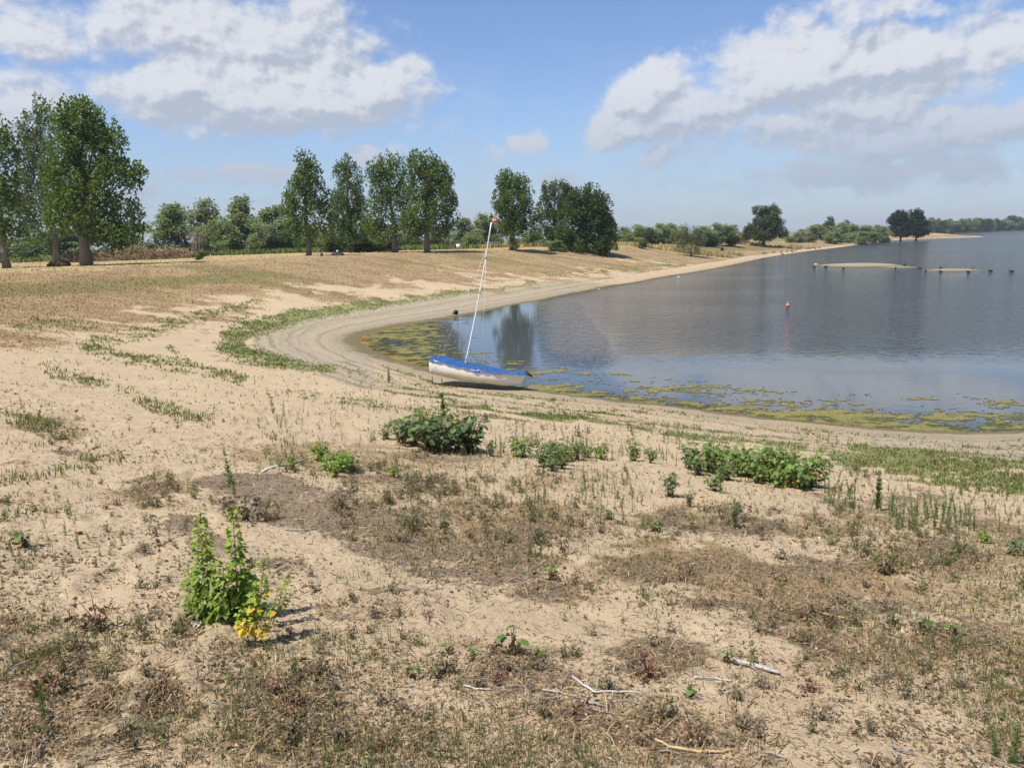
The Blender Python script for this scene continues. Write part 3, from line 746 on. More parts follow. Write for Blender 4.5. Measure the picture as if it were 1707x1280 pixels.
for k, a in enumerate([(505,390,22,160),(545,386,24,165),(580,392,24,160),(618,385,22,165),(650,390,22,160),(690,392,24,160),(725,393,20,160),(748,384,18,165)]):
    bg_tree(a[0], a[1], a[2], a[3], 'round', [WIL2, WIL, GRN][k % 3], 'grey green willow partly hidden behind the middle row of poplars', 'tree', g2)
for a in [(775,370,14,160,'tall',WIL,'narrow pale willow in the gap right of the middle poplars'),
          (804,361,20,165,'willow',WIL2,'round pale willow directly left of the mast head'),
          (785,390,22,155,'round',WIL2,'low willow bush above the white notice board'),
          (822,380,20,165,'round',WIL,'willow between the mast and the upright poplar'),
          (888,385,20,165,'round',WIL2,'willow bush filling the gap under the upright poplar')]:
    bg_tree(*a[:7], 'tree', None)
g3 = 'low willows on the far dune right of the dark group'
for k, a in enumerate([(1038,377,17,200),(1062,374,18,205),(1082,380,15,195),(1098,371,19,210),(1118,372,16,215),(1140,378,16,210),(1172,376,20,210),(1196,371,20,215),(1215,382,16,220),(1232,386,12,240),(1050,390,16,190),(1180,388,18,205)]):
    bg_tree(a[0], a[1], a[2], a[3], 'round', [WIL, WIL2, DRK][k % 3], 'grey green willow on the far dune between the dense dark tree and the lone tree', 'tree', g3)
g4 = 'willows and bushes right of the lone tree'
for k, a in enumerate([(1336,382,12,300),(1362,374,16,320),(1384,361,14,330),(1405,370,18,320),(1425,374,18,310),(1445,376,16,320),(1462,374,14,330),(1475,378,12,330),(1350,388,12,290),(1395,386,16,290),(1440,386,18,300),(1330,388,9,280),(1400,372,12,340)]):
    t = [WIL, WIL2, PALE][k % 3]
    lab = 'bush in the grey green thicket between the lone tree and the dark pair'; gr = g4
    if a[0] == 1384: t = DRK; lab = 'dark round-topped tree standing out of the thicket right of the lone tree'; gr = None
    bg_tree(a[0], a[1], a[2], a[3], 'round', t, lab, 'tree', gr)
g5 = 'trees lining the far shore'
for k in range(44):
    px = 1546+k*6.4; f_ = min(k/29, 1.2)
    bg_tree(px, 368-4*f_+rng.uniform(-4, 3.5), rng.uniform(6, 10), 640+300*f_+rng.uniform(-15, 15), ['round', 'tall'][k % 3 == 1], [DRK, WIL2][k % 2 == 1], 'distant dark tree in the line along the far shore', 'tree', g5)
def shrub(px, py, ytop, hw, tint, label, group=None, kind='round', dY=0):
    h = hit1(px, py); bg_tree(px, ytop, hw, h[1]+dY, kind, tint, label, 'shrub', group, 'shrub')
shrub(1072, 415, 402, 9, GRN, 'small round green bush on the pale grass right of the dark tree')
shrub(1198, 407, 398, 9, (.11, .085, .05), 'brownish low bush on the pale dune grass')
shrub(1228, 404, 394, 11, (.10, .07, .045), 'reddish brown bush left of the lone tree')
shrub(1318, 405, 395, 8, PALE, 'pale silvery bush just right of the lone tree')
shrub(1334, 404, 394, 7, (.08, .09, .06), 'darker grey bush next to the pale silvery bush at the beach top')
shrub(1375, 400, 390, 8, PALE, 'silvery bush at the beach top below the dark round-topped tree')
shrub(1180, 403, 394, 14, WIL2, 'low green shrub behind the lone willow bush')
shrub(1204, 418, 413, 3, GRN, 'tiny dark green shrub on the olive bank above the sand')
shrub(1165, 408, 398, 12, WIL, 'grey shrub to the right of the lone willow bush')
shrub(640, 420, 404, 16, GRN, 'low shrub at the foot of the pale leaning poplar trunk')
shrub(930, 419, 404, 14, WIL2, 'light green shrub at the left foot of the dense dark tree')
shrub(1005, 420, 405, 12, WIL2, 'light green shrub at the right foot of the dense dark tree')
shrub(855, 418, 396, 7, WIL2, 'leafy suckers round the foot of the upright poplar')
shrub(332, 433, 422, 9, GRN, 'low green bush at the right end of the brush pile')
shrub(605, 421, 400, 26, (.06, .085, .035), 'dark undergrowth beneath the thin loose poplar')
shrub(560, 421, 402, 18, GRN, 'green undergrowth behind the dark bundle on the grass')

# ------------------------------------------------------------------ dinghy
def dinghy():
    Ys, Yb = 30.6, 29.5
    Ps = at_y([724.5], [627.5], Ys)[0]; Pb = at_y([861], [649.5], Yb)[0]
    X = unit(Pb-Ps); Yax = unit(np.cross([0, 0, 1.], X)); Yax = unit(Yax+np.array([0, 0, -.07])); Z = np.cross(X, Yax); Yax = np.cross(Z, X)
    LK = np.linalg.norm(Pb-Ps); L = LK/.945
    loc = (Ps+Pb)/2; loc[2] = tz(loc[0], loc[1])
    Ps = Ps+np.array([0, 0, .10])
    tw = lambda q: Ps+q[:, :1]*X+q[:, 1:2]*Yax+q[:, 2:]*Z
    root = empty('sailing_dinghy', loc.tolist(), 'small white sailing dinghy with blue cover and bare mast drawn up at the water edge', 'boat')
    def beam(t): return np.where(t > .42, .78*(1-np.clip((t-.42)/.58, 0, 1)**2.6*.95), .66+.12*(1-((.42-t)/.42)**2))
    def keel(t): return .0+.16*np.clip((t-.78)/.22, 0, 1)**2+.03*(1-t)**2
    def gun(t): return .68-.09*np.sin(np.clip(t, 0, 1)*math.pi)-.13*t
    n, k = 30, 10
    T = np.linspace(0, 1, n)
    def section(t, s, out=0.0, zo=0.0):
        ph = np.abs(s)*math.pi/2
        y = np.sign(s)*(beam(t)+out)*np.sin(ph)**.42
        z = keel(t)+(gun(t)-keel(t))*(1-np.cos(ph)**.8)+zo
        return y, z
    ss = np.linspace(-1, 1, 2*k+1)
    V = []
    for t in T:
        y, z = section(t, ss)
        x = t*L+0.05*L*t**6*np.clip((z-keel(t))/.4, 0, 1)
        V += list(np.stack([x, y, z], 1))
    m = 2*k+1
    Fc = [(a*m+b, (a+1)*m+b, (a+1)*m+b+1, a*m+b+1) for a in range(n-1) for b in range(m-1)]
    V = np.array(V); c = len(V)
    V = np.vstack([V, [[0, 0, .3]]])
    for b in range(0, m-1, 2): Fc.append((c, b, b+1, b+2))
    # stain towards the keel is real dirt on the white hull
    hull = MB(); hull.add(tw(V), Fc, (.76, .74, .66)); hull.build('hull', M_hull(loc, X, Yax, Z, Ps), loc.tolist(), root, True)
    rail = MB()
    for s in (-1, 1):
        P = np.stack([T*L*1.0+.05*L*T**6, s*(beam(T)+.01), gun(T)-.015], 1)
        rail.tube(tw(P), .022, 6, (.70, .68, .62))
    rail.build('rub_rail', M_matte, loc.tolist(), root, True)
    st = MB(); P = np.stack([T[12:28]*L+.05*L*T[12:28]**6, -(beam(T[12:28])+.014), gun(T[12:28])+.012], 1)
    st.tube(tw(P), .007, 5, (.55, .05, .05)); st.build('red_piping', M_matte, loc.tolist(), root)
    # cover: crowned sheet with a loose scalloped hem
    g = np.random.default_rng(5)
    cs = np.linspace(-1, 1, 25); n2 = 60; V = []
    T2 = np.linspace(-.015, 1.0, n2)
    for t in T2:
        tt = np.clip(t, 0, 1); b_ = beam(tt)+.03
        hem = .05+.022*math.sin(t*26)+.02*math.sin(t*11+1)
        hem = max(hem*(1 if t < .75 else .75), .035)
        cr = .05*math.sin(math.pi*np.clip(.15+.8*t, 0, 1))+.09*np.exp(-((t-.93)/.06)**2)+.02
        for s in cs:
            a = abs(s)
            if a < .86:
                q = a/.86
                y = b_*q; z = gun(tt)+.015+cr*(1-q**1.7)-.02*math.sin(q*math.pi)*(1+math.sin(t*30+s*3))*.5
            else:
                q = (a-.86)/.14
                y = b_+.012+.012*math.sin(t*60); z = gun(tt)+.015-hem*q
            V.append((t*L+.05*L*tt**6, math.copysign(y, s), z))
    V = np.array(V); mm = len(cs)
    V[:, 2] += .012*(fbm(V[:, 0]*5, V[:, 1]*6, 91, 3)-.5)*2
    Fc = [(a*mm+b, (a+1)*mm+b, (a+1)*mm+b+1, a*mm+b+1) for a in range(n2-1) for b in range(mm-1)]
    e0 = (n2-1)*mm; c = len(V); V = np.vstack([V, [[L*1.055, 0, gun(1.)+.0]], [[-.02*L, 0, .42]]])
    for b in range(0, mm-1, 2):
        Fc.append((c, e0+b, e0+b+1, e0+b+2)); Fc.append((c+1, b+2, b+1, b))
    cov = MB().add(tw(V), Fc, (.035, .085, .34)); cov.build('cover', M_cover, loc.tolist(), root, True)
    # mast, stays, float
    Ym = 30.25
    mb0 = at_y([775], [611], Ym)[0]; mt = at_y([819], [371], Ym-.35)[0]
    ma = MB(); ts = np.linspace(0, 1, 12)[:, None]; bend = np.sin(ts*math.pi)*.05*X
    ma.tube(mb0*(1-ts)+mt*ts+bend+0*ts, np.linspace(.032, .021, 12), 10, (.80, .80, .76)); mo = ma.build('mast', M_alu, loc.tolist(), root, True)
    hd = mb0*.235+mt*.765
    for f_, r_ in ((.765, .038), (.53, .034), (.03, .044)):
        bd = MB()
        q = mb0*(1-f_)+mt*f_+math.sin(f_*math.pi)*.05*X; dr = unit(mt-mb0)
        bd.tube([q-dr*.04, q+dr*.04], r_, 10, (.35, .36, .38))
        bd.build('mast_fitting', M_alu, loc.tolist(), root, True)
    fl = MB(); c = at_y([825], [367.5], Ym-.4)[0]
    pr = [(r_*.75, z_*.75) for r_, z_ in [(0.004, -.13), (.06, -.11), (.11, -.06), (.13, 0), (.11, .06), (.06, .11), (.004, .13)]]
    lathe(fl, c, pr, (.55, .10, .07), 14); fo = fl.build('masthead_float', M_matte, loc.tolist(), root, True)
    wb = MB(); lathe(wb, c, [(.0985, -.02), (.1, 0), (.0985, .02)], (.7, .55, .5), 14); wo_ = wb.build('white_band', M_matte, loc.tolist(), None, True)
    wo_.parent = fo; wo_.location = (0, 0, 0)
    V0 = np.empty(len(wo_.data.vertices)*3, np.float32)
    br = MB(); br.tube([mt, c-np.array([0, 0, .12])], .012, 5, (.5, .5, .5)); br.build('float_bracket', M_alu, loc.tolist(), root)
    hd2 = at_y([810.5], [418], Ym-.28)[0]
    for e in (at_y([802.5], [617], 29.72)[0], at_y([731], [602], 30.9)[0]):
        s_ = MB(); s_.tube([hd2, (hd2+e)/2-np.array([0, 0, .02]), e], .0055, 4, (.75, .76, .78)); s_.build('stay', M_alu, loc.tolist(), root)
    # ropes hanging at the stern quarter
    for x0, x1, dz in ((.10, .02, .40), (.32, .20, .38)):
        r_ = MB(); q = np.array([[x0, -.70, .46], [x0-.02, -.735, .36], [x1+.02, -.735, .2], [x1, -.70, .46-dz]])
        r_.tube(tw(q), .008, 5, (.25, .25, .24)); r_.build('rope', M_matte, loc.tolist(), root)
    for px in (720.5, 736.5):
        top = at_y([px], [628 if px < 730 else 631], 30.2)[0]; bot = top.copy(); bot[2] = tz(top[0], top[1])-.03
        l_ = MB(); l_.tube([top, bot], .02, 6, (.10, .09, .08)); l_.build('support_leg', M_wood, loc.tolist(), root)
    ax = MB(); a = at_y([720.5], [637.5], 30.2)[0]; b = at_y([748], [638.5], 30.15)[0]; a[2] = tz(a[0], a[1])+.02; b[2] = tz(b[0], b[1])+.02
    ax.tube([a, b], .02, 6, (.08, .07, .06)); ax.build('support_rail', M_wood, loc.tolist(), root)
    bf = MB(); q = np.array([[L*1.03, 0, gun(1.)+.09], [L*1.07, 0, gun(1.)+.02], [L*1.115, 0, gun(1.)-.07]])
    bf.tube(tw(q), [.07, .06, .012], 8, (.015, .022, .02)); bf.build('bow_fitting', M_matte, loc.tolist(), root, True)
    cl = MB(); q = np.array([[L*.58, -.79, gun(.58)+.03]]); lathe(cl, tw(q)[0], [(.002, -.03), (.03, -.02), (.03, .02), (.002, .03)], (.7, .72, .75), 8); cl.build('cleat', M_alu, loc.tolist(), root, True)
def M_hull(loc, X, Yax, Z, Ps):
    m, nt, out = newmat('boat_gelcoat')
    co = nt.n('ShaderNodeTexCoord').outputs['Object']
    q = nt.vm('SUBTRACT', co, tuple((Ps-loc).tolist())).outputs[0]
    hz = nt.vm('DOT_PRODUCT', q, tuple(Z.tolist())).outputs['Value']; hx = nt.vm('DOT_PRODUCT', q, tuple(X.tolist())).outputs['Value']
    nz = nt.noise(co, 3.5, 6, .65)
    st = nt.ramp(nt.math('MULTIPLY_ADD', nt.math('SUBTRACT', nz, .5), .5, hz), .30, .02)
    c = nt.mix(nt.math('MULTIPLY', st, .6), (.75, .72, .63), (.52, .40, .21))
    fine = nt.noise(nt.vm('MULTIPLY', co, (3, 3, 14)).outputs[0], 5, 5, .6)
    c = nt.mix(nt.math('MULTIPLY', nt.ramp(fine, .58, .75), .3), c, (.42, .36, .25))
    b = nt.n('ShaderNodeBsdfPrincipled', i={'Base Color': c, 'Roughness': .38, 'Specular IOR Level': .45})
    nt.link(b.outputs[0], out.inputs[0]); return m
def cover_mat():
    m, nt, out = newmat('blue_cover_cloth')
    co = nt.n('ShaderNodeTexCoord').outputs['Object']
    n = nt.noise(co, 5, 5, .6); f_ = nt.noise(nt.vm('MULTIPLY', co, (6, 1.5, 3)).outputs[0], 3, 4, .6)
    c = nt.mix(nt.ramp(n, .35, .7), (.018, .078, .235), (.034, .12, .31))
    bp = nt.n('ShaderNodeBump', i={'Height': nt.math('ADD', f_, nt.math('MULTIPLY', n, .5)), 'Strength': .8, 'Distance': .05})
    b = nt.n('ShaderNodeBsdfPrincipled', i={'Base Color': c, 'Roughness': .6, 'Specular IOR Level': .3, 'Normal': bp.outputs[0]})
    nt.link(b.outputs[0], out.inputs[0]); return m
M_cover = cover_mat()
M_alu = tint_mat('anodised_spar', .35, 0, .5, 20, .08)
dinghy()

# ------------------------------------------------------------------ small things on beach, lake and grass
def ball(name, px, py, rad, t, label, cat, floor='ground', prof=None):
    c = hit1(px, py) if floor == 'ground' else at_z([px], [py], 0.)[0]
    root = empty(name, c.tolist(), label, cat)
    return root, c
root, c = ball('mooring_buoy', 760, 524.5, .3, None, 'dark purple ball buoy lying on the grey beach left of the mast', 'buoy')
b = MB(); a = np.linspace(-math.pi/2, math.pi/2, 12); R_ = .20
lathe(b, c+np.array([0, 0, R_*.92]), [(R_*math.cos(x)+.002, R_*math.sin(x)) for x in a], (.028, .016, .035), 20); b.build('ball', M_matte, c.tolist(), root, True)
b = MB(); b.tube([c+np.array([-.12, -.05, .22]), c+np.array([-.21, -.1, .13]), c+np.array([-.24, -.14, .03])], .03, 6, (.02, .015, .02)); b.build('rope_eye', M_matte, c.tolist(), root, True)
root, c = ball('marker_buoy', 1313, 512, .2, None, 'small orange ball buoy floating in the open rippled water', 'buoy', 'water')
b = MB(); R_ = .15
lathe(b, c+np.array([0, 0, .14]), [(R_*math.cos(x)+.002, R_*math.sin(x)) for x in a], (.60, .24, .14), 20); b.build('ball', M_matte, c.tolist(), root, True)
b = MB(); b.tube([c+np.array([0, 0, .3]), c+np.array([0, 0, .42])], .04, 8, (.6, .5, .42)); b.build('top_eye', M_matte, c.tolist(), root, True)

def notice(px, pyb, pyt, Y):
    c = hit1(px, pyb); Y = c[1]; top = at_y([px+1.5], [pyt], Y)[0]; h = top[2]-c[2]
    root = empty('notice_board', c.tolist(), 'white notice board on a thin post at the far edge of the dry grass', 'sign')
    b = MB(); b.tube([c-np.array([0, 0, .2]), c+np.array([0, 0, h])], .035, 6, (.12, .12, .11)); b.build('post', M_matte, c.tolist(), root)
    b = MB(); box(b, c+np.array([.08, -.05, h-.28]), (.55, .03, .55), (.72, .74, .80)); b.build('board', M_matte, c.tolist(), root)
notice(763.5, 423, 407, 0)
for px, pb, pt, lab in ((1180, 432, 421, 'thin dark post on the curved beach, left of two'), (1194.5, 432, 419, 'thin dark post on the curved beach, right of two')):
    c = hit1(px, pb); t = at_y([px], [pt], c[1])[0]; b = MB(); b.tube([c-np.array([0, 0, .2]), [c[0]+.02, c[1], t[2]]], [.05, .04], 7, (.09, .075, .06))
    lathe(b, np.array([c[0]+.02, c[1], t[2]]), [(.05, -.02), (.055, .03), (.002, .07)], (.07, .06, .05), 7)
    tag(b.build('beach_post', M_wood, c.tolist()), lab, 'post')
c = hit1(648, 636); b = MB(); zt = at_y([648.5], [611], c[1])[0][2]
b.tube([c-np.array([0, 0, .1]), [c[0]+.01, c[1], c[2]+(zt-c[2])*.5], [c[0]-.005, c[1], zt]], [.045, .042, .036], 7, (.20, .14, .09)); tag(b.build('wooden_stake', M_wood, c.tolist()), 'short weathered wooden stake in the beach left of the dinghy', 'stake')
c = hit1(799.5, 413); b = MB(); b.tube([c-np.array([0, 0, .1]), c+np.array([0, 0, .75])], .09, 8, (.7, .7, .66)); lathe(b, c+np.array([0, 0, .75]), [(.1, 0), (.1, .05), (.002, .1)], (.6, .6, .58), 8)
tag(b.build('marker_post', M_matte, c.tolist()), 'short white marker post under the willows left of the mast', 'post')
# railing behind the mast
a0 = at_y([803], [414], 158)[0]; a1 = at_y([833], [413], 158)[0]; a0[2] = tz(a0[0], 158); a1[2] = tz(a1[0], 158)
root = empty('metal_railing', a0.tolist(), 'grey metal railing at the wood edge right of the mast', 'fence')
for k in range(9):
    q = a0+(a1-a0)*k/8; b = MB(); b.tube([q, q+np.array([0, 0, 1.25])], .045, 5, (.32, .33, .36)); b.build('post', M_matte, a0.tolist(), root)
for z in (.45, .85, 1.22):
    b = MB(); b.tube([a0+np.array([0, 0, z]), a1+np.array([0, 0, z])], .035, 5, (.34, .35, .38)); b.build('rail', M_matte, a0.tolist(), root)
# black bin, bundle with a seated pale figure-like heap, crate by the brush pile
c = hit1(536.5, 427); root = empty('litter_bin', c.tolist(), 'small black square bin on the grass right of the egg-shaped poplar', 'bin')
b = MB(); box(b, c+np.array([0, 0, .14]), (.26, .26, .32), (.03, .02, .018)); b.build('body', M_matte, c.tolist(), root)
b = MB(); box(b, c+np.array([0, 0, .315]), (.29, .29, .03), (.04, .03, .025)); b.build('rim', M_matte, c.tolist(), root)
c = hit1(563, 426); root = empty('tarpaulin_bundle', c.tolist(), 'low dark bundle under a tarpaulin in the shade right of the black bin', 'bundle')
g = np.random.default_rng(3); w = c[1]/F; V = []; nu, nv = 22, 8
for q in range(nu):
    t = q/(nu-1)*2-1
    for r_ in range(nv+1):
        an = math.pi*r_/nv; e = max(1-abs(t)**2.5, 0)**.5
        V.append((t*12*w*1.0, math.cos(an)*.5*e, math.sin(an)*e*(.34+.16*math.exp(-((t+.35)/.3)**2))+.02))
V = np.array(V)+c; V[:, 2] += .06*(fbm(V[:, 0]*3, V[:, 1]*3+V[:, 2]*4, 7, 3)-.5)
b = MB().add(V, [(q*(nv+1)+r_, q*(nv+1)+r_+1, (q+1)*(nv+1)+r_+1, (q+1)*(nv+1)+r_) for q in range(nu-1) for r_ in range(nv)], (.018, .017, .028)); b.build('tarpaulin', M_matte, c.tolist(), root, True)
b = MB(); lathe(b, c+np.array([.02, -.1, .42]), [(.12, 0), (.13, .1), (.09, .22), (.002, .28)], (.55, .56, .6), 9); b.build('pale_bag', M_matte, c.tolist(), root, True)
c = hit1(99, 444); root = empty('log_stack', c.tolist(), 'short dark stack of logs left of the thick poplar trunk', 'logs')
for k, (dx, dz) in enumerate([(-.55, .16), (-.2, .15), (.15, .17), (.5, .16), (-.35, .40), (0, .41), (.34, .39)]):
    b = MB(); q = c+np.array([dx, .0, dz]); q = c+np.array([dx*1.1, 0, dz*.8]); b.tube([q+np.array([-.1, -.6, 0]), q+np.array([.1, .6, .02])], .15, 9, (.11, .08, .055)); b.build('log', M_bark, c.tolist(), root, True)
# brush pile
c = at_y([218], [439], 106)[0]; c[2] = tz(c[0], 106)
root = empty('brush_pile', c.tolist(), 'long low heap of dry brown cut branches behind the thick poplar trunk', 'brush pile')
g = np.random.default_rng(8); sc = 106/F; n = 2600
u = g.uniform(-1, 1, n); xx = u*110*sc
hh = np.interp(u, [-1, -.8, -.35, 0, .15, .45, .7, .9, 1], [.3, 1.1, 1.35, 1.75, 1.5, 1.0, 1.3, .8, .1])
v = g.uniform(-1, 1, n); zz = hh*np.sqrt(np.clip(1-v*v, 0, 1))*g.uniform(.55, 1.05, n)
P = np.stack([c[0]+xx, c[1]+v*2.2, c[2]+zz], 1)
b = MB(); bits(b, P, g.uniform(.4, 1.3, n), g.uniform(.04, .12, n), vary((.30, .215, .135), n, .35, g), .5, g); b.build('branches', M_dry, c.tolist(), root)
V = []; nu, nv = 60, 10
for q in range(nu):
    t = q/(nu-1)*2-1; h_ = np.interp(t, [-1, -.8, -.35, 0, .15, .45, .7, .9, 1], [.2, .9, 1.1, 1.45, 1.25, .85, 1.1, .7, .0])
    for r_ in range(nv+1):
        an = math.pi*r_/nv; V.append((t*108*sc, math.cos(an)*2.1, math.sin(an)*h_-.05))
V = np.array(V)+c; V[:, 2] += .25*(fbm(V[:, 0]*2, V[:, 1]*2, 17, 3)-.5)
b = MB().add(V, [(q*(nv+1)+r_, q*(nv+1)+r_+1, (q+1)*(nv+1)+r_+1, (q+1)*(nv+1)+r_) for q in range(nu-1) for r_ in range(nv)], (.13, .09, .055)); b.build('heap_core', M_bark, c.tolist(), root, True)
# dead grey shrub
c = at_y([331], [428], 140)[0]; c[2] = tz(c[0], 140); root = empty('dead_shrub', c.tolist(), 'bare grey dead shrub behind the right end of the brush pile', 'shrub')
b = MB(); b2 = MB()
for k in range(9):
    q = c+np.array([g.normal(0, .5), g.normal(0, .5), 0]); e = q+np.array([g.normal(0, .6), g.normal(0, .5), g.uniform(2.2, 3.2)])
    b.tube([q, (q+e)/2+g.normal(0, .1, 3), e], [.13, .09, .04], 5, (.26, .21, .17))
n = 420; P = c+np.stack([g.normal(0, 1.0, n), g.normal(0, .8, n), g.uniform(1.9, 4.0, n)], 1); bits(b2, P, g.uniform(.3, .9, n), g.uniform(.03, .07, n), vary((.33, .26, .22), n, .2, g), .8, g)
b.build('stems', M_bark, c.tolist(), root); b2.build('twigs', M_dry, c.tolist(), root)

# ------------------------------------------------------------------ birds
def bird_mesh(name, body, neck=1.0, s=1.0, head=None):
    b = MB(); head = body if head is None else head
    b.tube(np.array([[-.30, 0, .15], [-.18, 0, .16], [-.05, 0, .17], [.10, 0, .19], [.2, 0, .22]])*s, np.array([.015, .07, .115, .10, .03])*s, 8, body)
    b.tube(np.array([[.16, 0, .20], [.22, 0, .20+.12*neck], [.25, 0, .20+.2*neck]])*s, np.array([.05, .032, .03])*s, 6, head)
    b.tube(np.array([[.20, 0, .23+.2*neck], [.26, 0, .235+.2*neck], [.31, 0, .225+.2*neck]])*s, np.array([.02, .042, .015])*s, 6, head)
    b.tube(np.array([[.30, 0, .225+.2*neck], [.36, 0, .215+.2*neck]])*s, np.array([.014, .004])*s, 4, (.25, .15, .05))
    for y in (-.04, .04): b.tube(np.array([[0, y, .1], [.01, y, -.02]])*s, .01*s, 4, (.2, .12, .06))
    return b.data(name, M_feather, True)
goose = bird_mesh('goose', (.13, .105, .085), 1.4, 1.5); coot = bird_mesh('coot', (.018, .018, .02), .35, 1.15); gull = bird_mesh('gull', (.75, .76, .78), .3, 1.1)
def bird(me, name, px, py, lab, grp=None, water_=False, dz=0.0):
    c = at_z([px], [py], 0.)[0] if water_ else hit1(px, py)
    o = link(name, me, (c[0], c[1], c[2]-(.14 if water_ else 0)+dz)); o.rotation_euler = (0, 0, rng.uniform(0, 6.28)); tag(o, lab, 'bird', grp); return o
for px, py in [(1272,424),(1276,424.2),(1289,422.5),(1302,422),(1304,425.5),(1312,421),(1319,420),(1321,421),(1326,419.3),(1330,416),(1335,415.6),(1344,415.8),(1347,413.5),(1349,416),(1352,415),(1355,414.5),(1358,415.2),(1360,416),(1366,415)]:
    bird(goose, 'goose', px, py, 'brownish goose resting in the flock on the far curved beach', 'geese on the far beach')
for px, py in [(1358,446),(1377,445.5),(1406,448),(1493,447.5),(1533,447.8),(1543,453),(1568,453.5),(1568,447),(1614,454.5),(1622,449),(1651,452.5),(1686,453.5),(1508,442.5)]:
    bird(coot, 'waterbird', px, py, 'small black waterbird around the low sandbars in the lake', 'black waterbirds by the sandbars', True, .02)
bird(gull, 'gull', 1131, 463, 'white gull on the water near the curved beach', None, True)
bird(gull, 'gull', 1360, 442.5, 'white gull at the left tip of the larger sandbar', None, True, .1)
for o in list(bpy.data.objects):
    if 'group' in o.keys() and o['group'] is None: del o['group']
HAZE = .00018

# ------------------------------------------------------------------ foreground plants
def gpt(px, py):
    h = hit1(px, py); return h
# poplar sapling, lower left
def sapling():
    g = np.random.default_rng(21)
    c = gpt(395, 1035); Yc = c[1]
    root = empty('poplar_sapling', c.tolist(), 'bright green many-stemmed poplar sapling with yellow leaves at its right foot', 'sapling')
    # (foot px, foot py, top px, top py, leaf scale, first leaf share, yellow share)
    ST = [(340,1030,333,843,1.0,.08,0),(352,1032,345,880,.9,.05,0),(365,1030,358,930,.95,.05,0),(395,1030,387,842,1.0,.10,0),(402,1032,398,900,1.0,.05,0),(318,1028,314,938,.8,.05,0),(326,1032,322,960,.8,0,0),
          (378,1035,372,945,.9,.05,0),(415,1030,412,935,.95,.08,0),(385,1033,380,970,.8,0,0),(422,1075,441,930,.85,.38,.35),(418,1078,402,1012,.8,.35,.9),(428,1078,434,1020,.8,.3,.95),(452,1040,476,962,.85,.3,.05),(345,1032,330,985,.8,0,0),(405,1035,420,960,.85,.05,0)]
    yl = MB(); 
    for k, (fx, fy, tx, ty, ls, f0, yf) in enumerate(ST):
        a = gpt(fx, fy); Y = a[1]+g.uniform(-.03, .10); e = at_y([tx], [ty], Y)[0]
        a[2] -= .02
        mid = (a+e)/2+np.array([g.normal(0, .012), g.normal(0, .02), 0])
        t = np.linspace(0, 1, 9)[:, None]; path = (1-t)**2*a+2*t*(1-t)*mid+t*t*e
        H_ = np.linalg.norm(e-a)
        b = MB(); b.tube(path, np.linspace(.0042, .0015, 9)*(.7+H_*.6), 5, (.17, .10, .055)); st = b.build('stem', M_bark, c.tolist(), root, True)
        n = int(15+H_*200*(1-f0)); s = np.linspace(f0, 1, n)+g.normal(0, .01, n); s = np.clip(s, 0, 1)
        P = (1-s[:, None])**2*a+2*s[:, None]*(1-s[:, None])*mid+s[:, None]**2*e
        an = np.arange(n)*2.4+g.normal(0, .4, n)
        out = np.stack([np.cos(an), np.sin(an), g.uniform(-.15, .65, n)], 1); out = unit(out)
        pet = .022+.018*(1-s)
        Q = P+out*pet[:, None]*g.uniform(.6, 1.2, (n, 1))
        ax = unit(out*np.array([1, 1, .3])+np.array([0, 0, -.45])+g.normal(0, .25, (n, 3)))
        nr = unit(out*.8+np.array([0, 0, .75])+g.normal(0, .45, (n, 3)))
        sz = (.055*(1-.55*s**3))*ls*g.uniform(.5, 1.2, n)
        col = vary((.22, .31, .055), n, .16, g, .06); young = (s > .7)[:, None]; col = np.where(young, col*np.array([1.25, 1.12, 1.1]), col)
        gap = vnoise(s*7+k*3.1, 0*s+k, 5) > .12; P, Q, ax, nr, sz, col, s = [q_[gap] for q_ in (P, Q, ax, nr, sz, col, s)]; n = len(s)
        isy = g.random(n) < yf*(s < .72)
        lf = MB(); leaves(lf, DEL, Q[~isy], ax[~isy], nr[~isy], sz[~isy], col[~isy])
        for q in range(0, n, 2): lf.tube([P[q], Q[q]], .0009, 3, (.25, .22, .06), False)
        f_o = lf.build('foliage', M_leaf, c.tolist(), root)
        if isy.sum():
            leaves(yl, DEL, Q[isy], ax[isy], nr[isy], sz[isy], vary((.70, .50, .045), int(isy.sum()), .12, g, .04))
    yo = yl.build('yellow_leaves', M_leaf, c.tolist(), root); yo['label'] = 'golden yellow dying leaves low on the right stems'
sapling()

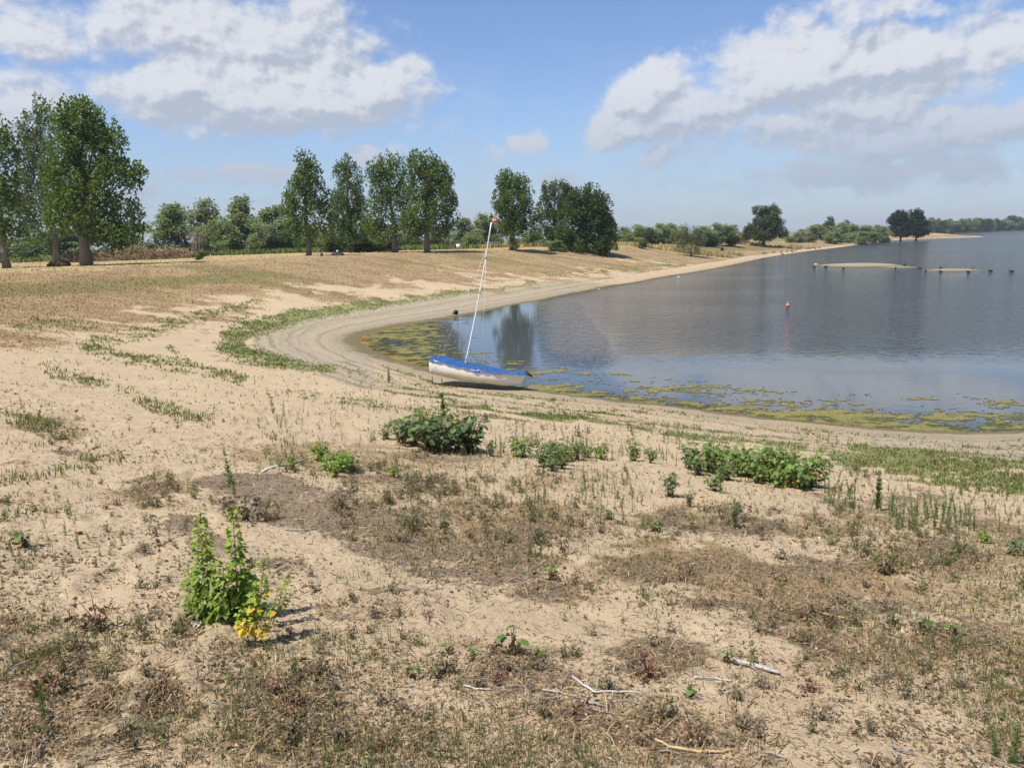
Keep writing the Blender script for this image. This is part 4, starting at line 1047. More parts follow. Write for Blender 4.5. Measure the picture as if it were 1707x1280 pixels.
def mallow_mesh(seed, col, n=46, hgt=.42, spread=.24, lsz=.062, yellow=.05, bare=.25):
    g = np.random.default_rng(seed); sm = MB(); lm = MB()
    for k in range(7):
        an = g.uniform(0, 6.28); r_ = spread*g.uniform(.2, 1)
        e = np.array([math.cos(an)*r_, math.sin(an)*r_, hgt*g.uniform(.6, 1.0)])
        mid = e*.5+np.array([0, 0, hgt*.12])
        t = np.linspace(0, 1, 6)[:, None]; path = 2*t*(1-t)*mid+t*t*e
        sm.tube(path, np.linspace(.006, .003, 6), 5, (.15, .12, .06))
        m = n//7
        s = g.uniform(bare, 1, m)[:, None]; P = 2*s*(1-s)*mid+s*s*e
        u = unit(np.stack([g.normal(0, 1, m), g.normal(0, 1, m), g.uniform(-.2, .8, m)], 1))
        Q = P+u*g.uniform(.05, .12, (m, 1))
        for q in range(m): sm.tube([P[q], Q[q]], .0018, 3, (.13, .15, .06), False)
        ax = unit(u*np.array([1, 1, .2])+np.array([0, 0, -.55])+g.normal(0, .3, (m, 3)))
        nr = unit(u*.6+np.array([0, 0, 1.0])+g.normal(0, .35, (m, 3)))
        t_ = vary(col, m, .18, g, .06); yy = g.random(m) < yellow*(1.6-1.2*s[:, 0]); t_[yy] = vary((.46, .37, .07), int(yy.sum()), .15, g)
        leaves(lm, MAL, Q, ax, nr, lsz*g.uniform(.6, 1.15, m), t_)
        # withered brown leaves low down
        m2 = 9; s = g.uniform(.05, .5, m2)[:, None]; P = 2*s*(1-s)*mid+s*s*e+g.normal(0, .035, (m2, 3)); P[:, 2] = np.maximum(P[:, 2], .01)
        leaves(lm, DEL, P, unit(g.normal(0, 1, (m2, 3))+np.array([0, 0, -.8])), unit(g.normal(0, 1, (m2, 3))), g.uniform(.03, .055, m2), vary((.13, .085, .045), m2, .3, g))
    return sm.data('stems', M_bark), lm.data('foliage', M_leaf)
ML = {'dull': [mallow_mesh(s, (.14, .20, .085), 98, yellow=.02) for s in (31, 32, 33)],
      'green': [mallow_mesh(s, (.185, .27, .07), 105, yellow=.05, bare=.15) for s in (34, 35, 36)],
      'bright': [mallow_mesh(s, (.20, .33, .05), 70, .38, .22, .062, .03, .3) for s in (37, 38)],
      'seed': [mallow_mesh(s, (.14, .25, .06), 7, .34, .035, .085, .0, .8) for s in (39, 40, 41)]}
cnt = [0]
def mallow(px, py, ytop, kind, label, cat='plant', group=None, name='mallow_plant', wide=1.0):
    cnt[0] += 1
    sm, lm = ML[kind][cnt[0] % len(ML[kind])]
    c = gpt(px, py); top = at_y([px], [ytop], c[1])[0]; h = max(top[2]-c[2], .05)
    root = empty(name, (c[0], c[1], c[2]-.01), label, cat, group); root.rotation_euler = (0, 0, rng.uniform(0, 6.28))
    k = h/.46; root.scale = (k*wide, k*wide, k)
    link('stems', sm, parent=root); link('foliage', lm, parent=root)
    return root
gA = 'plants of the largest mallow clump right of centre'
for k, a in enumerate([(1150,782,737,'dull'),(1178,785,722,'green'),(1200,790,735,'green'),(1225,792,738,'green'),(1252,796,735,'green'),(1280,800,735,'green'),(1305,806,738,'green'),(1330,812,742,'green'),(1352,812,758,'green'),
          (1165,792,752,'dull'),(1212,800,760,'dull'),(1265,805,765,'green'),(1300,812,770,'green'),(1335,815,775,'green'),(1240,790,742,'green'),(1318,800,745,'green')]):
    mallow(*a, 'broad-leaved mallow growing shoulder to shoulder in the largest clump right of centre', 'plant', gA)
mallow(1190, 818, 783, 'dull', 'small mallow clump in the sand before the left part of the largest clump')
gB = 'plants of the mallow clump below the dinghy'
for a in [(672,738,690,'dull'),(690,744,682,'dull'),(712,750,670,'dull'),(728,748,680,'dull'),(745,750,684,'dull'),(765,752,682,'dull'),(782,754,680,'dull'),(705,735,700,'dull'),(752,740,700,'dull'),(785,755,712,'dull'),(735,755,712,'dull')]:
    mallow(*a, 'grey green wilting mallow with brown lower leaves in the clump below the dinghy', 'plant', gB)
mallow(644, 731, 705, 'dull', 'small round mallow left of the clump below the dinghy')
mallow(818, 760, 728, 'dull', 'thin wilting mallow right of the clump below the dinghy', wide=.6)
mallow(868, 760, 714, 'green', 'compact mallow with yellow leaves at its foot, left of the middle patch', wide=1.25)
gC = 'plants of the middle mallow patch'
for a in [(908,778,728,'dull'),(925,775,728,'dull'),(944,768,730,'green'),(920,785,755,'dull'),(962,766,732,'dull'),(978,762,735,'green'),(938,780,752,'dull')]:
    mallow(*a, 'mallow in the patch between the compact mallow and the largest clump', 'plant', gC)
mallow(1003, 766, 730, 'bright', 'mallow with yellow lower leaves between the middle patch and the leafy tall herb')
mallow(1057, 768, 724, 'green', 'tall leafy herb standing alone between the middle patch and the largest clump', wide=.65)
mallow(1085, 772, 742, 'dull', 'dark bluish mallow right of the tall leafy herb', wide=.7)
mallow(1117, 828, 780, 'dull', 'ragged wilting mallow in front of the left end of the largest clump', wide=.7)
mallow(1150, 845, 812, 'dull', 'wilted thin mallow below the ragged one', wide=.5)
mallow(1225, 880, 822, 'dull', 'tall thin half dead mallow in the brown weeds before the largest clump', wide=.4)
gD = 'bright green leafy plants by the white stick'
for a in [(533,768,728,'bright'),(550,785,744,'bright'),(568,788,742,'bright'),(582,785,745,'bright'),(558,795,765,'bright')]:
    mallow(*a, 'bright light green plant in the leafy group at the right end of the white stick', 'plant', gD)
mallow(487, 782, 750, 'bright', 'small bright green seedling growing over the middle of the white stick', wide=.7)
mallow(656, 795, 768, 'bright', 'pale green low plant in the brown weeds below the clump under the dinghy', wide=.8)
mallow(686, 808, 780, 'dull', 'greyish leafy plant beside the pale green low plant', wide=.9)
mallow(1640, 905, 878, 'bright', 'yellow green low plant beside the dark red one at the right edge')
mallow(1690, 925, 890, 'dull', 'grey green low plant at the right edge of the photo')
mallow(1545, 895, 876, 'green', 'single dark leafed seedling below the tall feathery weeds on the right', wide=.6)
for a in [(742,882,845,'tall mallow seedling with light leaves on the dark litter patch'),(922,966,928,'single umbrella-like mallow seedling on a bent stem near the centre'),(855,1090,1024,'tallest drooping mallow seedling in the lower middle sand'),
          (686,1128,1093,'lowest bright mallow seedling left of the tallest drooping one'),(749,1088,1058,'two-leaved seedling left of the tallest drooping one'),(790,1092,1070,'small seedling between the two-leaved one and the tallest drooping one'),
          (897,1096,1064,'round-headed seedling just right of the tallest drooping one'),(1213,1104,1068,'bushy dark seedling at the left end of the short thick stick'),(1150,1160,1120,'seedling with one large leaf at the left end of the thin white stick'),
          (1092,885,850,'drooping seedling with a dark shadow right of centre'),(1015,866,838,'drooping seedling among the thin stalks right of centre'),(1488,1040,1006,'wilting seedling in the brown weeds at right'),(1540,1050,1005,'darker taller seedling in the brown weeds at right'),
          (1590,1060,1022,'tilting seedling in the brown weeds near the right edge'),(38,912,868,'weed with one yellow leaf near the left edge'),(95,855,838,'yellowish leafy weed at left'),(1670,1200,1182,'small yellow green seedling at the right edge'),
          (705,1075,1060,'tiny seedling in the sand of the lower middle')]:
    mallow(a[0], a[1], a[2], 'seed', a[3], 'seedling', None, 'mallow_seedling', wide=1.25)

# thin feathery stalks (fleabane)
def stalk_mesh(seed, col, dense=1.0, curve=.1, width=1.0):
    g = np.random.default_rng(seed); b = MB(); h = .45
    t = np.linspace(0, 1, 8); an = g.uniform(0, 6.28)
    path = np.stack([curve*h*t**2*math.cos(an), curve*h*t**2*math.sin(an), h*t], 1)
    b.tube(path, np.linspace(.0032, .0012, 8), 4, np.asarray(col)*np.array([1.1, .9, 1]))
    n = int(95*dense); s = np.sort(g.uniform(.04, 1, n)); P = np.stack([np.interp(s, t, path[:, k]) for k in range(3)], 1)
    a = np.arange(n)*2.4+g.normal(0, .5, n); out = np.stack([np.cos(a), np.sin(a), g.uniform(.5, 1.8, n)], 1)
    leaves(b, (NAR[0]*np.array([1.6*width, 1, 1]), NAR[1]), P, unit(out), unit(np.stack([-np.sin(a), np.cos(a), .5+0*a], 1)+g.normal(0, .6, (n, 3))), g.uniform(.03, .062, n)*(1.15-.55*s), vary(col, n, .2, g))
    return b.data('weed_stalk', M_leaf)
SG = [stalk_mesh(50+k, (.125, .19, .055), 1.0, .08*k) for k in range(4)]
SD = [stalk_mesh(60+k, (.18, .20, .08), .55, .1*k, .9) for k in range(3)]
SB = [stalk_mesh(70+k, (.22, .18, .09), .3, .12*k, 1.0) for k in range(3)]
def stalks(region, n, hr, kinds, label, group, seed):
    g = np.random.default_rng(seed); x0, x1, y0, y1 = region
    for k in range(n):
        px, py = g.uniform(x0, x1), g.uniform(y0, y1); c = gpt(px, py)
        o = link('weed_stalk', kinds[g.integers(len(kinds))], (c[0], c[1], c[2]-.01))
        o.rotation_euler = (g.normal(0, .08), g.normal(0, .08), g.uniform(0, 6.28)); s = g.uniform(*hr)/.45
        q = max(s, .55)*g.uniform(.85, 1.2); o.scale = (q, q, s); tag(o, label, 'weed', group)
for a in [((1375,1432,822,852),11,(.22,.42),SG,'slim green stalk at the right end of the largest mallow clump','green stalks at the right end of the largest mallow clump'),
          ((1480,1615,850,892),26,(.16,.42),SG,'feathery green stalk in the tall stand on the sand at right','tall feathery stand on the right'),
          ((1600,1707,850,890),12,(.10,.25),SG,'short green stalk in the thin weeds at the right edge','thin weeds at the right edge'),
          ((960,1075,800,885),26,(.12,.34),SD+SG[:2],'thin olive stalk standing in sand just right of centre','thin stalks just right of centre'),
          ((790,960,770,880),26,(.10,.30),SD+SB,'thin olive stalk in the brown weeds at the centre','thin stalks in the brown weeds at the centre'),
          ((560,800,775,860),24,(.08,.26),SD+SB,'olive stalk in the weeds below the clump under the dinghy','stalks below the clump under the dinghy'),
          ((440,520,680,715),10,(.15,.36),SG+SD,'slim stalk standing on open sand left of the clump under the dinghy','stalks on open sand at left of the clump'),
          ((570,670,660,690),16,(.15,.3),SG,'fresh green stalk in the grassy row left of the dinghy clump','grassy row of stalks behind the left clump'),
          ((420,620,705,780),22,(.10,.26),SD,'short olive stalk around the white stick','short stalks around the white stick'),
          ((20,165,850,965),18,(.08,.18),SG+SD,'short green stalk in the left foreground weeds','short stalks in the left foreground'),
          ((160,335,860,965),14,(.06,.16),SD+SG[:1],'small stalk on the sand left of the sapling','small stalks left of the sapling'),
          ((820,1110,725,768),22,(.15,.42),SG+SD,'tall thin stalk between the mallow patches','tall stalks between the mallow patches'),
          ((880,905,918,940),6,(.12,.2),SG,'stalk of the fresh green tuft on the dark litter near the centre','fresh green tuft on the dark litter'),
          ((1100,1420,850,905),16,(.06,.16),SB+SD,'low brownish stalk in the weed strip before the largest clump','low stalks before the largest clump'),
          ((700,1010,890,1010),18,(.06,.18),SD+SB,'short stalk scattered on the litter in the middle','short stalks on the middle litter'),
          ((1100,1500,930,1060),18,(.05,.16),SB+SD,'short dry stalk in the brown weeds at lower right','short dry stalks at lower right'),
          ((660,800,700,760),10,(.2,.36),SG+SD,'slim stalk poking out of the mallow clump below the dinghy','stalks in the clump below the dinghy')]:
    stalks(a[0], a[1], a[2], a[3], a[4], a[5], int(a[0][0]+a[0][2]))
def single(px, py, ytop, me, label, name='weed_stalk', cat='weed', q=1.2):
    c = gpt(px, py); t = at_y([px], [ytop], c[1])[0]; h = max(t[2]-c[2], .03); s = h/.45
    o = link(name, me, (c[0], c[1], c[2]-.01)); o.rotation_euler = (0, 0, rng.uniform(0, 6.28)); o.scale = (max(s, .6)*q, max(s, .6)*q, s); tag(o, label, cat)
single(1463, 850, 785, stalk_mesh(80, (.07, .125, .035), 2.2, .02, 1.2), 'tallest bottle-brush green stalk standing alone on the right sand', q=1.3)
single(383, 812, 738, SG[1], 'tall curved green stalk by itself above the sapling')
single(392, 830, 770, SG[2], 'shorter green stalk beside the tall curved one above the sapling')
single(456, 691, 645, SG[3], 'tallest feathery stalk on the open sand at centre left')
single(425, 641, 626, SG[0], 'tiny dark green sprig alone on the bare sand at left')
single(74, 1200, 1125, SG[2], 'curved green stalk in the lower left corner')
single(1690, 1275, 1200, SG[0], 'thick green stalk in the lower right corner', q=1.6)
single(1660, 1262, 1205, SG[2], 'greyer stalk just left of the thick one in the lower right corner', q=1.4)
single(740, 700, 655, stalk_mesh(82, (.11, .18, .03), 1.2, .05, 3.2), 'small upright poplar shoot above the clump below the dinghy', 'poplar_shoot', 'sapling', 1.5)
single(1300, 800, 735, SG[2], 'dark stalk poking up through the middle of the largest clump')
single(1200, 822, 752, SG[1], 'dark green stalk in front of the left part of the largest clump', q=1.6)

# withered little plants: grey brown stem with crumpled leaves
def dead_mesh(seed, col, n=70, h=.14):
    g = np.random.default_rng(seed); b = MB()
    for k in range(5):
        e = np.array([g.normal(0, .05), g.normal(0, .05), h*g.uniform(.5, 1)]); b.tube([(g.normal(0, .008), g.normal(0, .008), -.005), e*.5+g.normal(0, .01, 3), e], [.0028, .0022, .001], 4, np.asarray(col)*.9)
        m = n//5; s = g.uniform(.1, 1, (m, 1)); P = e*s+g.normal(0, .016, (m, 3)); P[:, 2] = np.maximum(P[:, 2], .002)
        leaves(b, DEL, P, unit(g.normal(0, 1, (m, 3))+np.array([0, 0, -.5])), unit(g.normal(0, 1, (m, 3))), g.uniform(.010, .024, m), vary(col, m, .3, g))
    return b.data('withered_weed', M_dry)
DW = [dead_mesh(90+k, (.19, .15, .10)) for k in range(4)]+[dead_mesh(95, (.21, .115, .075))]+[dead_mesh(96, (.19, .18, .08))]
for px, py, yt, k, lab in [(168,1052,992,4,'reddish brown withered plant with upright spikes in the lower left'),(405,868,820,0,'tall grey withered weed behind the left side of the sapling'),(385,862,825,1,'tall grey withered weed directly above the sapling'),
        (430,868,838,2,'bushy grey withered weed behind the sapling'),(448,866,842,3,'bushy grey withered weed right of and behind the sapling'),(940,925,890,1,'dark withered weed in the straw right of the green tuft'),(1300,930,905,2,'withered weed in the brown strip at right'),
        (1378,1045,1000,3,'dark withered weed left in the brown patch of the lower right'),(1510,1165,1125,0,'small withered weed at the edge of the brown patch in the lower right'),(300,1060,1020,2,'little withered weed below the left foot of the sapling'),
        (240,1060,1030,1,'small withered weed between the reddish plant and the sapling'),(620,1030,1000,2,'withered tuft right of the sapling'),(555,1150,1120,3,'low withered tuft in the lower middle left'),(1085,1130,1075,4,'rusty withered tuft in the dark patch left of the short thick stick'),
        (1590,930,890,5,'olive withered tuft near the right edge'),(1485,955,910,5,'olive tuft with pale straws in the brown patch at right'),(60,1165,1100,4,'dark reddish withered plant at the left edge')]:
    c = gpt(px, py); t = at_y([px], [yt], c[1])[0]; s = max(t[2]-c[2], .03)/.13
    o = link('withered_weed', DW[k], c.tolist()); o.scale = (s, s, s); o.rotation_euler = (0, 0, rng.uniform(0, 6.28)); tag(o, lab, 'weed')
WG = []
def wgroup(region, n, label, group, seed, hr=(.04, .12)):
    g = np.random.default_rng(seed); x0, x1, y0, y1 = region
    for k in range(n):
        c = gpt(g.uniform(x0, x1), g.uniform(y0, y1)); kd = g.choice([0, 1, 2, 3, 4, 5, 5, 5]); s = g.uniform(*hr)/.13
        WG.append((s/np.linalg.norm(c-C0), c, kd, s, g.uniform(0, 6.28), label, group))
for a in [((800,1010,790,900),46,'withered weed in the brown tangle left of the drooping seedlings right of centre','withered weeds at the centre'),((1100,1460,850,900),60,'withered weed in the brown strip before the largest mallow clump','withered weeds before the largest clump'),((1380,1640,880,960),50,'withered weed in the brown tangle under the feathery stand at right','withered weeds under the feathery stand'),
          ((720,900,1085,1150),16,'little withered weed in the patch under the drooping seedlings','withered weeds under the drooping seedlings'),
          ((0,300,1010,1250),34,'withered weed scattered over the brown lower left ground','withered weeds in the lower left'),((440,720,960,1250),38,'withered weed scattered right of the sapling foot','withered weeds right of the sapling'),
          ((900,1250,950,1250),34,'withered weed scattered over the lower middle ground','withered weeds in the lower middle'),((1250,1700,880,1250),52,'withered weed scattered over the lower right ground','withered weeds in the lower right'),
          ((560,860,770,905),80,'withered weed in the brown tangle below the left mallow clump','withered weeds below the left mallow clump'),((0,330,700,980),34,'withered weed on the open sand at left','withered weeds on the left sand'),
          ((340,470,835,880),12,'withered weed in the grey row behind the sapling','withered weeds behind the sapling')]:
    wgroup(*a[:4], int(a[0][1]+a[1]))

WG.sort(key=lambda q: -q[0])
for _, c, kd, s, a, label, group in WG[:270]:
    o = link('withered_weed', DW[kd], c.tolist()); o.scale = (s*1.1, s*1.1, s); o.rotation_euler = (0, 0, a); tag(o, label, 'weed', group)
b = MB()
for _, c, kd, s, a, label, group in WG[270:]:
    m = DW[kd]; V = np.empty(len(m.vertices)*3, np.float32); m.vertices.foreach_get('co', V); V = V.reshape(-1, 3)
    q = np.empty(len(m.loops), np.int32); m.loops.foreach_get('vertex_index', q); T = np.empty(len(m.vertices)*4, np.float32); m.attributes['tint'].data.foreach_get('color', T)
    ca, sa = math.cos(a), math.sin(a)
    V = np.stack([(V[:, 0]*ca-V[:, 1]*sa)*s*1.1, (V[:, 0]*sa+V[:, 1]*ca)*s*1.1, V[:, 2]*s], 1)+c
    b.add(V, q.reshape(-1, 4), T.reshape(-1, 4)[:, :3])
o = b.build('small_withered_weeds', M_dry, (0, 0, 0)); o['kind'] = 'stuff'
# sticks
def stick(pts, wpx, tint, label, lift=.012, name='driftwood_stick', knots=True):
    g = np.random.default_rng(int(pts[0][0]*7+pts[0][1]))
    P = np.array([gpt(*p) for p in pts]); P[:, 2] += lift
    c = P.mean(0); r_ = .78*wpx*np.linalg.norm(P.mean(0)-C0)/F/2
    n = 14; s = np.linspace(0, len(P)-1, n); Q = np.stack([np.interp(s, np.arange(len(P)), P[:, k]) for k in range(3)], 1)
    L = np.linalg.norm(P[-1]-P[0]); Q[1:-1] += g.normal(0, .007*L+.001, (n-2, 3))*np.array([1, 1, .35])
    gz = terrain(Q[:, 0], Q[:, 1]); Q[:, 2] = np.maximum(Q[:, 2], gz+r_*.5)
    b = MB(); b.tube(Q, r_*np.interp(np.linspace(0, 1, n), [0, .5, 1], [1, .95, .55])*g.uniform(.85, 1.12, n), 7, tint)
    if knots:
        for k in (4, 9):
            d = unit(g.normal(0, 1, 3)*np.array([1, 1, .4])); b.tube([Q[k], Q[k]+d*r_*5], [r_*.6, r_*.2], 5, tint)
    o = b.build(name, M_wood, c.tolist(), None, True); tag(o, label, 'stick'); return o
WH = (.48, .45, .40); GY_ = (.36, .32, .27); TN = (.50, .36, .19); BR = (.16, .12, .09)
stick([(438,788),(488,774),(538,762)], 4.2, (.72, .70, .66), 'long straight white stick lying on sand left of the bright leafy group', .02)
stick([(474,884),(505,886),(548,879)], 3.2, GY_, 'slightly bent grey stick at the lower edge of the dark litter patch')
stick([(954,1131),(975,1145),(990,1157),(1030,1157),(1072,1158)], 5, WH, 'crooked white stick with a bend in the lower middle', .015)
stick([(1222,1105),(1260,1115),(1300,1126)], 9, (.42, .40, .37), 'short thick grey stick on the bare sand in the lower right', .02)
stick([(1158,1132),(1190,1133),(1222,1137)], 4.5, WH, 'thin white stick below the short thick one')
stick([(1092,1236),(1120,1249),(1160,1256),(1200,1256),(1232,1250)], 5.5, TN, 'curved tan reed stalk near the bottom edge', .012, knots=False)
stick([(772,1145),(795,1151),(820,1152)], 3.6, WH, 'short white twig below the drooping seedlings, leftmost of the twig scatter')
stick([(905,1152),(930,1156),(938,1158)], 4, WH, 'white twig in the middle of the twig scatter')
stick([(905,1168),(925,1166),(938,1159)], 3.2, GY_, 'grey forked twig touching the white one in the twig scatter')
stick([(945,1160),(975,1168),(1012,1182)], 4.4, (.30, .27, .24), 'long dark grey twig running right in the twig scatter', .012)
stick([(968,1170),(990,1176)], 3.2, WH, 'short pale twig above the dark grey one in the twig scatter')
stick([(975,1183),(1010,1190)], 4.6, (.27, .24, .22), 'dark stub of wood at the right end of the twig scatter')
stick([(835,1149),(862,1145),(905,1152)], 2.4, GY_, 'thin arched twig left of the white twigs')
stick([(868,1118),(888,1102)], 3.4, GY_, 'short grey stick slanting up beside the round-headed seedling')
stick([(1030,700),(1060,712),(1088,720)], 2.4, BR, 'dark thin stick on the upper sand near the shoreline')
stick([(1355,1022),(1420,1037),(1470,1048)], 2.2, TN, 'long dry straw across the brown weeds at lower right', .02, knots=False)
stick([(1555,1118),(1600,1102)], 2.4, TN, 'pale straw slanting in the brown patch at right', .02, knots=False)
stick([(155,1268),(235,1250),(318,1233)], 3, (.46, .36, .24), 'long pale straw near the bottom edge at left', .015, knots=False)
stick([(58,1270),(70,1245),(90,1222)], 3.2, GY_, 'grey twig slanting in the lower left corner', .015)
stick([(1485,1250),(1500,1272)], 5, (.30, .27, .24), 'short grey branch stub at the bottom right')
stick([(1480,1245),(1530,1262)], 4, (.22, .18, .15), 'dark branch lying beside the grey stub at the bottom right')
stick([(230,1075),(270,1070),(330,1060)], 2.2, TN, 'thin straw below the withered weeds left of the sapling', .012, knots=False)
stick([(1465,800),(1480,806)], 1.6, (.75,.75,.72), 'tiny white splinter near the right weeds')

# ------------------------------------------------------------------ uncountable ground cover
def sample(region, n, g):
    x0, x1, y0, y1 = region
    P = hit(g.uniform(x0, x1, n), g.uniform(y0, y1, n)); d = shore_d(P[:, 0], P[:, 1])
    P[:, 2] = terrain(P[:, 0], P[:, 1], d)
    return P, d, masks(P[:, 0], P[:, 1], d, P[:, 2])
def stuff(o): o['kind'] = 'stuff'
g = np.random.default_rng(77)
# straw and litter bits
b = MB()
P, d, m = sample((-330, 2020, 630, 1330), 275000, g)
keep = g.random(len(P)) < np.clip(.22+.8*m['lit']+.5*m['dry'], 0, 1)*.7*(d > 1.5)
P = P[keep]; n = len(P); dist = np.linalg.norm(P-C0, axis=1)
pal = np.array([(.42, .32, .19), (.24, .17, .10), (.13, .10, .07), (.33, .21, .11), (.09, .07, .05), (.28, .245, .21)])
t = pal[g.choice(6, n, p=[.22, .24, .22, .12, .12, .08])]*g.uniform(.7, 1.3, (n, 1))
L = g.lognormal(-3.7, .55, n); L = np.clip(L, .008, .11)*(.8+.08*dist)
bits(b, P, L, np.clip(L*.09, .0016, .005)*(.7+.12*dist), t, .22, g)
stuff(b.build('plant_litter', M_dry, (0, 0, 0)))
# flecks of dead leaf
b = MB()
P, d, m = sample((-330, 2020, 600, 1330), 86000, g)
cl = fbm(P[:, 0]*1.1, P[:, 1]*1.1, 141, 3)
keep = g.random(len(P)) < np.clip(.75*smooth(.38, .66, cl)+.4*m['lit']+.3*m['dry'], 0, 1)*.8*(d > 1.5)
P = P[keep]; n = len(P); dist = np.linalg.norm(P-C0, axis=1)
pal = np.array([(.15, .11, .07), (.22, .15, .09), (.10, .08, .055), (.26, .19, .11), (.12, .12, .06), (.50, .46, .38)])
leaves(b, DEL, P+np.array([0, 0, .004]), unit(g.normal(0, 1, (n, 3))*np.array([1, 1, .35])), unit(g.normal(0, .55, (n, 3))+np.array([0, 0, 1])), np.clip(g.lognormal(-4.35, .45, n), .006, .035)*(.75+.09*dist), pal[g.choice(6, n, p=[.21, .21, .19, .21, .17, .01])]*g.uniform(.7, 1.3, (n, 1)))
stuff(b.build('leaf_flecks', M_dry, (0, 0, 0)))
# dense weed tangles: too many stalks to count
b = MB(); PR = SB+SD+[DW[0], DW[2], DW[5], DW[5]]+SD
raw = []
for m_ in PR:
    V = np.empty(len(m_.vertices)*3, np.float32); m_.vertices.foreach_get('co', V); q = np.empty(len(m_.loops), np.int32); m_.loops.foreach_get('vertex_index', q)
    T = np.empty(len(m_.vertices)*4, np.float32); m_.attributes['tint'].data.foreach_get('color', T); V = V.reshape(-1, 3); raw.append((V, q.reshape(-1, 4), T.reshape(-1, 4)[:, :3], V[:, 2].max()))
for (x0, x1, y0, y1, n_, h0, h1) in [(520, 800, 760, 850, 210, .06, .2), (640, 960, 790, 905, 260, .06, .18), (900, 1090, 770, 890, 120, .06, .2), (1100, 1450, 850, 895, 130, .05, .15), (1380, 1640, 870, 960, 170, .05, .15), (430, 640, 720, 790, 110, .06, .18),
          (1100, 1480, 930, 1060, 150, .04, .10), (1320, 1600, 1040, 1130, 120, .04, .10), (230, 330, 795, 850, 60, .06, .14), (130, 200, 755, 790, 40, .06, .14), (40, 130, 695, 735, 50, .06, .16), (640, 1380, 655, 720, 200, .05, .14), (1380, 1707, 745, 820, 200, .06, .2),
          (860, 1100, 720, 765, 70, .1, .3), (1700, 2010, 840, 1100, 220, .05, .18), (-300, 0, 760, 1100, 160, .05, .15), (1720, 2010, 1100, 1280, 90, .04, .12), (340, 470, 840, 880, 30, .06, .12)]:
    for k in range(n_):
        px_, py_ = g.uniform(x0, x1), g.uniform(y0, y1)
        if vnoise(px_/38., py_/16., 9) < .46: continue
        c = gpt(px_, py_); V, q, T, zm = raw[g.integers(len(raw))]; s_ = g.uniform(h0, h1)/zm; w_ = max(s_, .35)*g.uniform(.8, 1.2); a_ = g.uniform(0, 6.28); ca, sa = math.cos(a_), math.sin(a_)
        b.add(np.stack([(V[:, 0]*ca-V[:, 1]*sa)*w_, (V[:, 0]*sa+V[:, 1]*ca)*w_, V[:, 2]*s_], 1)+c, q, T*g.uniform(.85, 1.4))
ng = len(raw); 
for m_ in SG+SG+SD:
    V = np.empty(len(m_.vertices)*3, np.float32); m_.vertices.foreach_get('co', V); q = np.empty(len(m_.loops), np.int32); m_.loops.foreach_get('vertex_index', q)
    T = np.empty(len(m_.vertices)*4, np.float32); m_.attributes['tint'].data.foreach_get('color', T); V = V.reshape(-1, 3); raw.append((V, q.reshape(-1, 4), T.reshape(-1, 4)[:, :3], V[:, 2].max()))
for (x0, x1, y0, y1, n_, h0, h1) in [(800, 1140, 712, 775, 150, .12, .36), (560, 720, 655, 690, 60, .1, .26), (640, 820, 690, 770, 50, .12, .3), (1120, 1400, 730, 825, 50, .12, .34), (800, 1090, 775, 870, 90, .08, .24), (1420, 1700, 810, 890, 90, .1, .28), (430, 560, 690, 770, 50, .08, .24)]:
    for k in range(n_):
        px_, py_ = g.uniform(x0, x1), g.uniform(y0, y1)
        if vnoise(px_/30., py_/14., 19) < .35: continue
        c = gpt(px_, py_); V, q, T, zm = raw[ng+g.integers(len(raw)-ng)]; s_ = g.uniform(h0, h1)/zm; w_ = max(s_, .5)*g.uniform(.85, 1.25); a_ = g.uniform(0, 6.28); ca, sa = math.cos(a_), math.sin(a_)
        b.add(np.stack([(V[:, 0]*ca-V[:, 1]*sa)*w_, (V[:, 0]*sa+V[:, 1]*ca)*w_, V[:, 2]*s_], 1)+c, q, T*g.uniform(.85, 1.25))
stuff(b.build('weed_tangle', M_leaf, (0, 0, 0)))
# dry weeds: short brittle stems
b = MB()
P, d, m = sample((-330, 2020, 640, 1330), 190000, g)
keep = g.random(len(P)) < np.clip(.03*smooth(.4, .6, fbm(P[:, 0]*.7, P[:, 1]*.7, 131, 3))+.9*m['dry']+.25*m['lit'], 0, 1)*.42*(d > 3)
P = P[keep]; n = len(P); dist = np.linalg.norm(P-C0, axis=1)
pal = np.array([(.44, .32, .17), (.33, .22, .115), (.22, .17, .09), (.24, .235, .10), (.35, .19, .11)])
t = pal[g.choice(5, n, p=[.3, .26, .2, .14, .1])]*g.uniform(.7, 1.3, (n, 1))
h = np.clip(g.lognormal(-3.15, .5, n), .012, .12)*(.75+.055*dist)
blades(b, P, h, .0022*(.8+.14*dist), t, .75, g)
k = n//2; leaves(b, DEL, P[:k]+np.array([0, 0, 1.])*(h[:k]*g.uniform(.1, .8, k))[:, None]+g.normal(0, .01, (k, 3)), unit(g.normal(0, 1, (k, 3))), unit(g.normal(0, 1, (k, 3))+np.array([0, 0, .5])), g.uniform(.007, .017, k)*(.8+.09*dist[:k]), t[:k]*.9)
stuff(b.build('dry_weeds', M_dry, (0, 0, 0)))
# scattered green sprouts
b = MB()
P, d, m = sample((-330, 2020, 600, 1300), 43000, g)
cl = fbm(P[:, 0]*.8, P[:, 1]*.8, 101, 3)
keep = (g.random(len(P)) < smooth(.47, .70, cl)*.5+.012*(P[:, 0] > -2)) & (d > 4)
P = P[keep]; n = len(P); dist = np.linalg.norm(P-C0, axis=1)
P = np.repeat(P, 4, 0)+g.normal(0, .012, (n*4, 3))*np.array([1, 1, 0]); dist = np.repeat(dist, 4)
h = np.clip(g.lognormal(-3.3, .5, n*4), .012, .10)*(.8+.05*dist)
blades(b, P, h, .003*(.8+.13*dist), vary((.13, .155, .05), n*4, .3, g), .5, g)
stuff(b.build('green_sprouts', M_leaf, (0, 0, 0)))
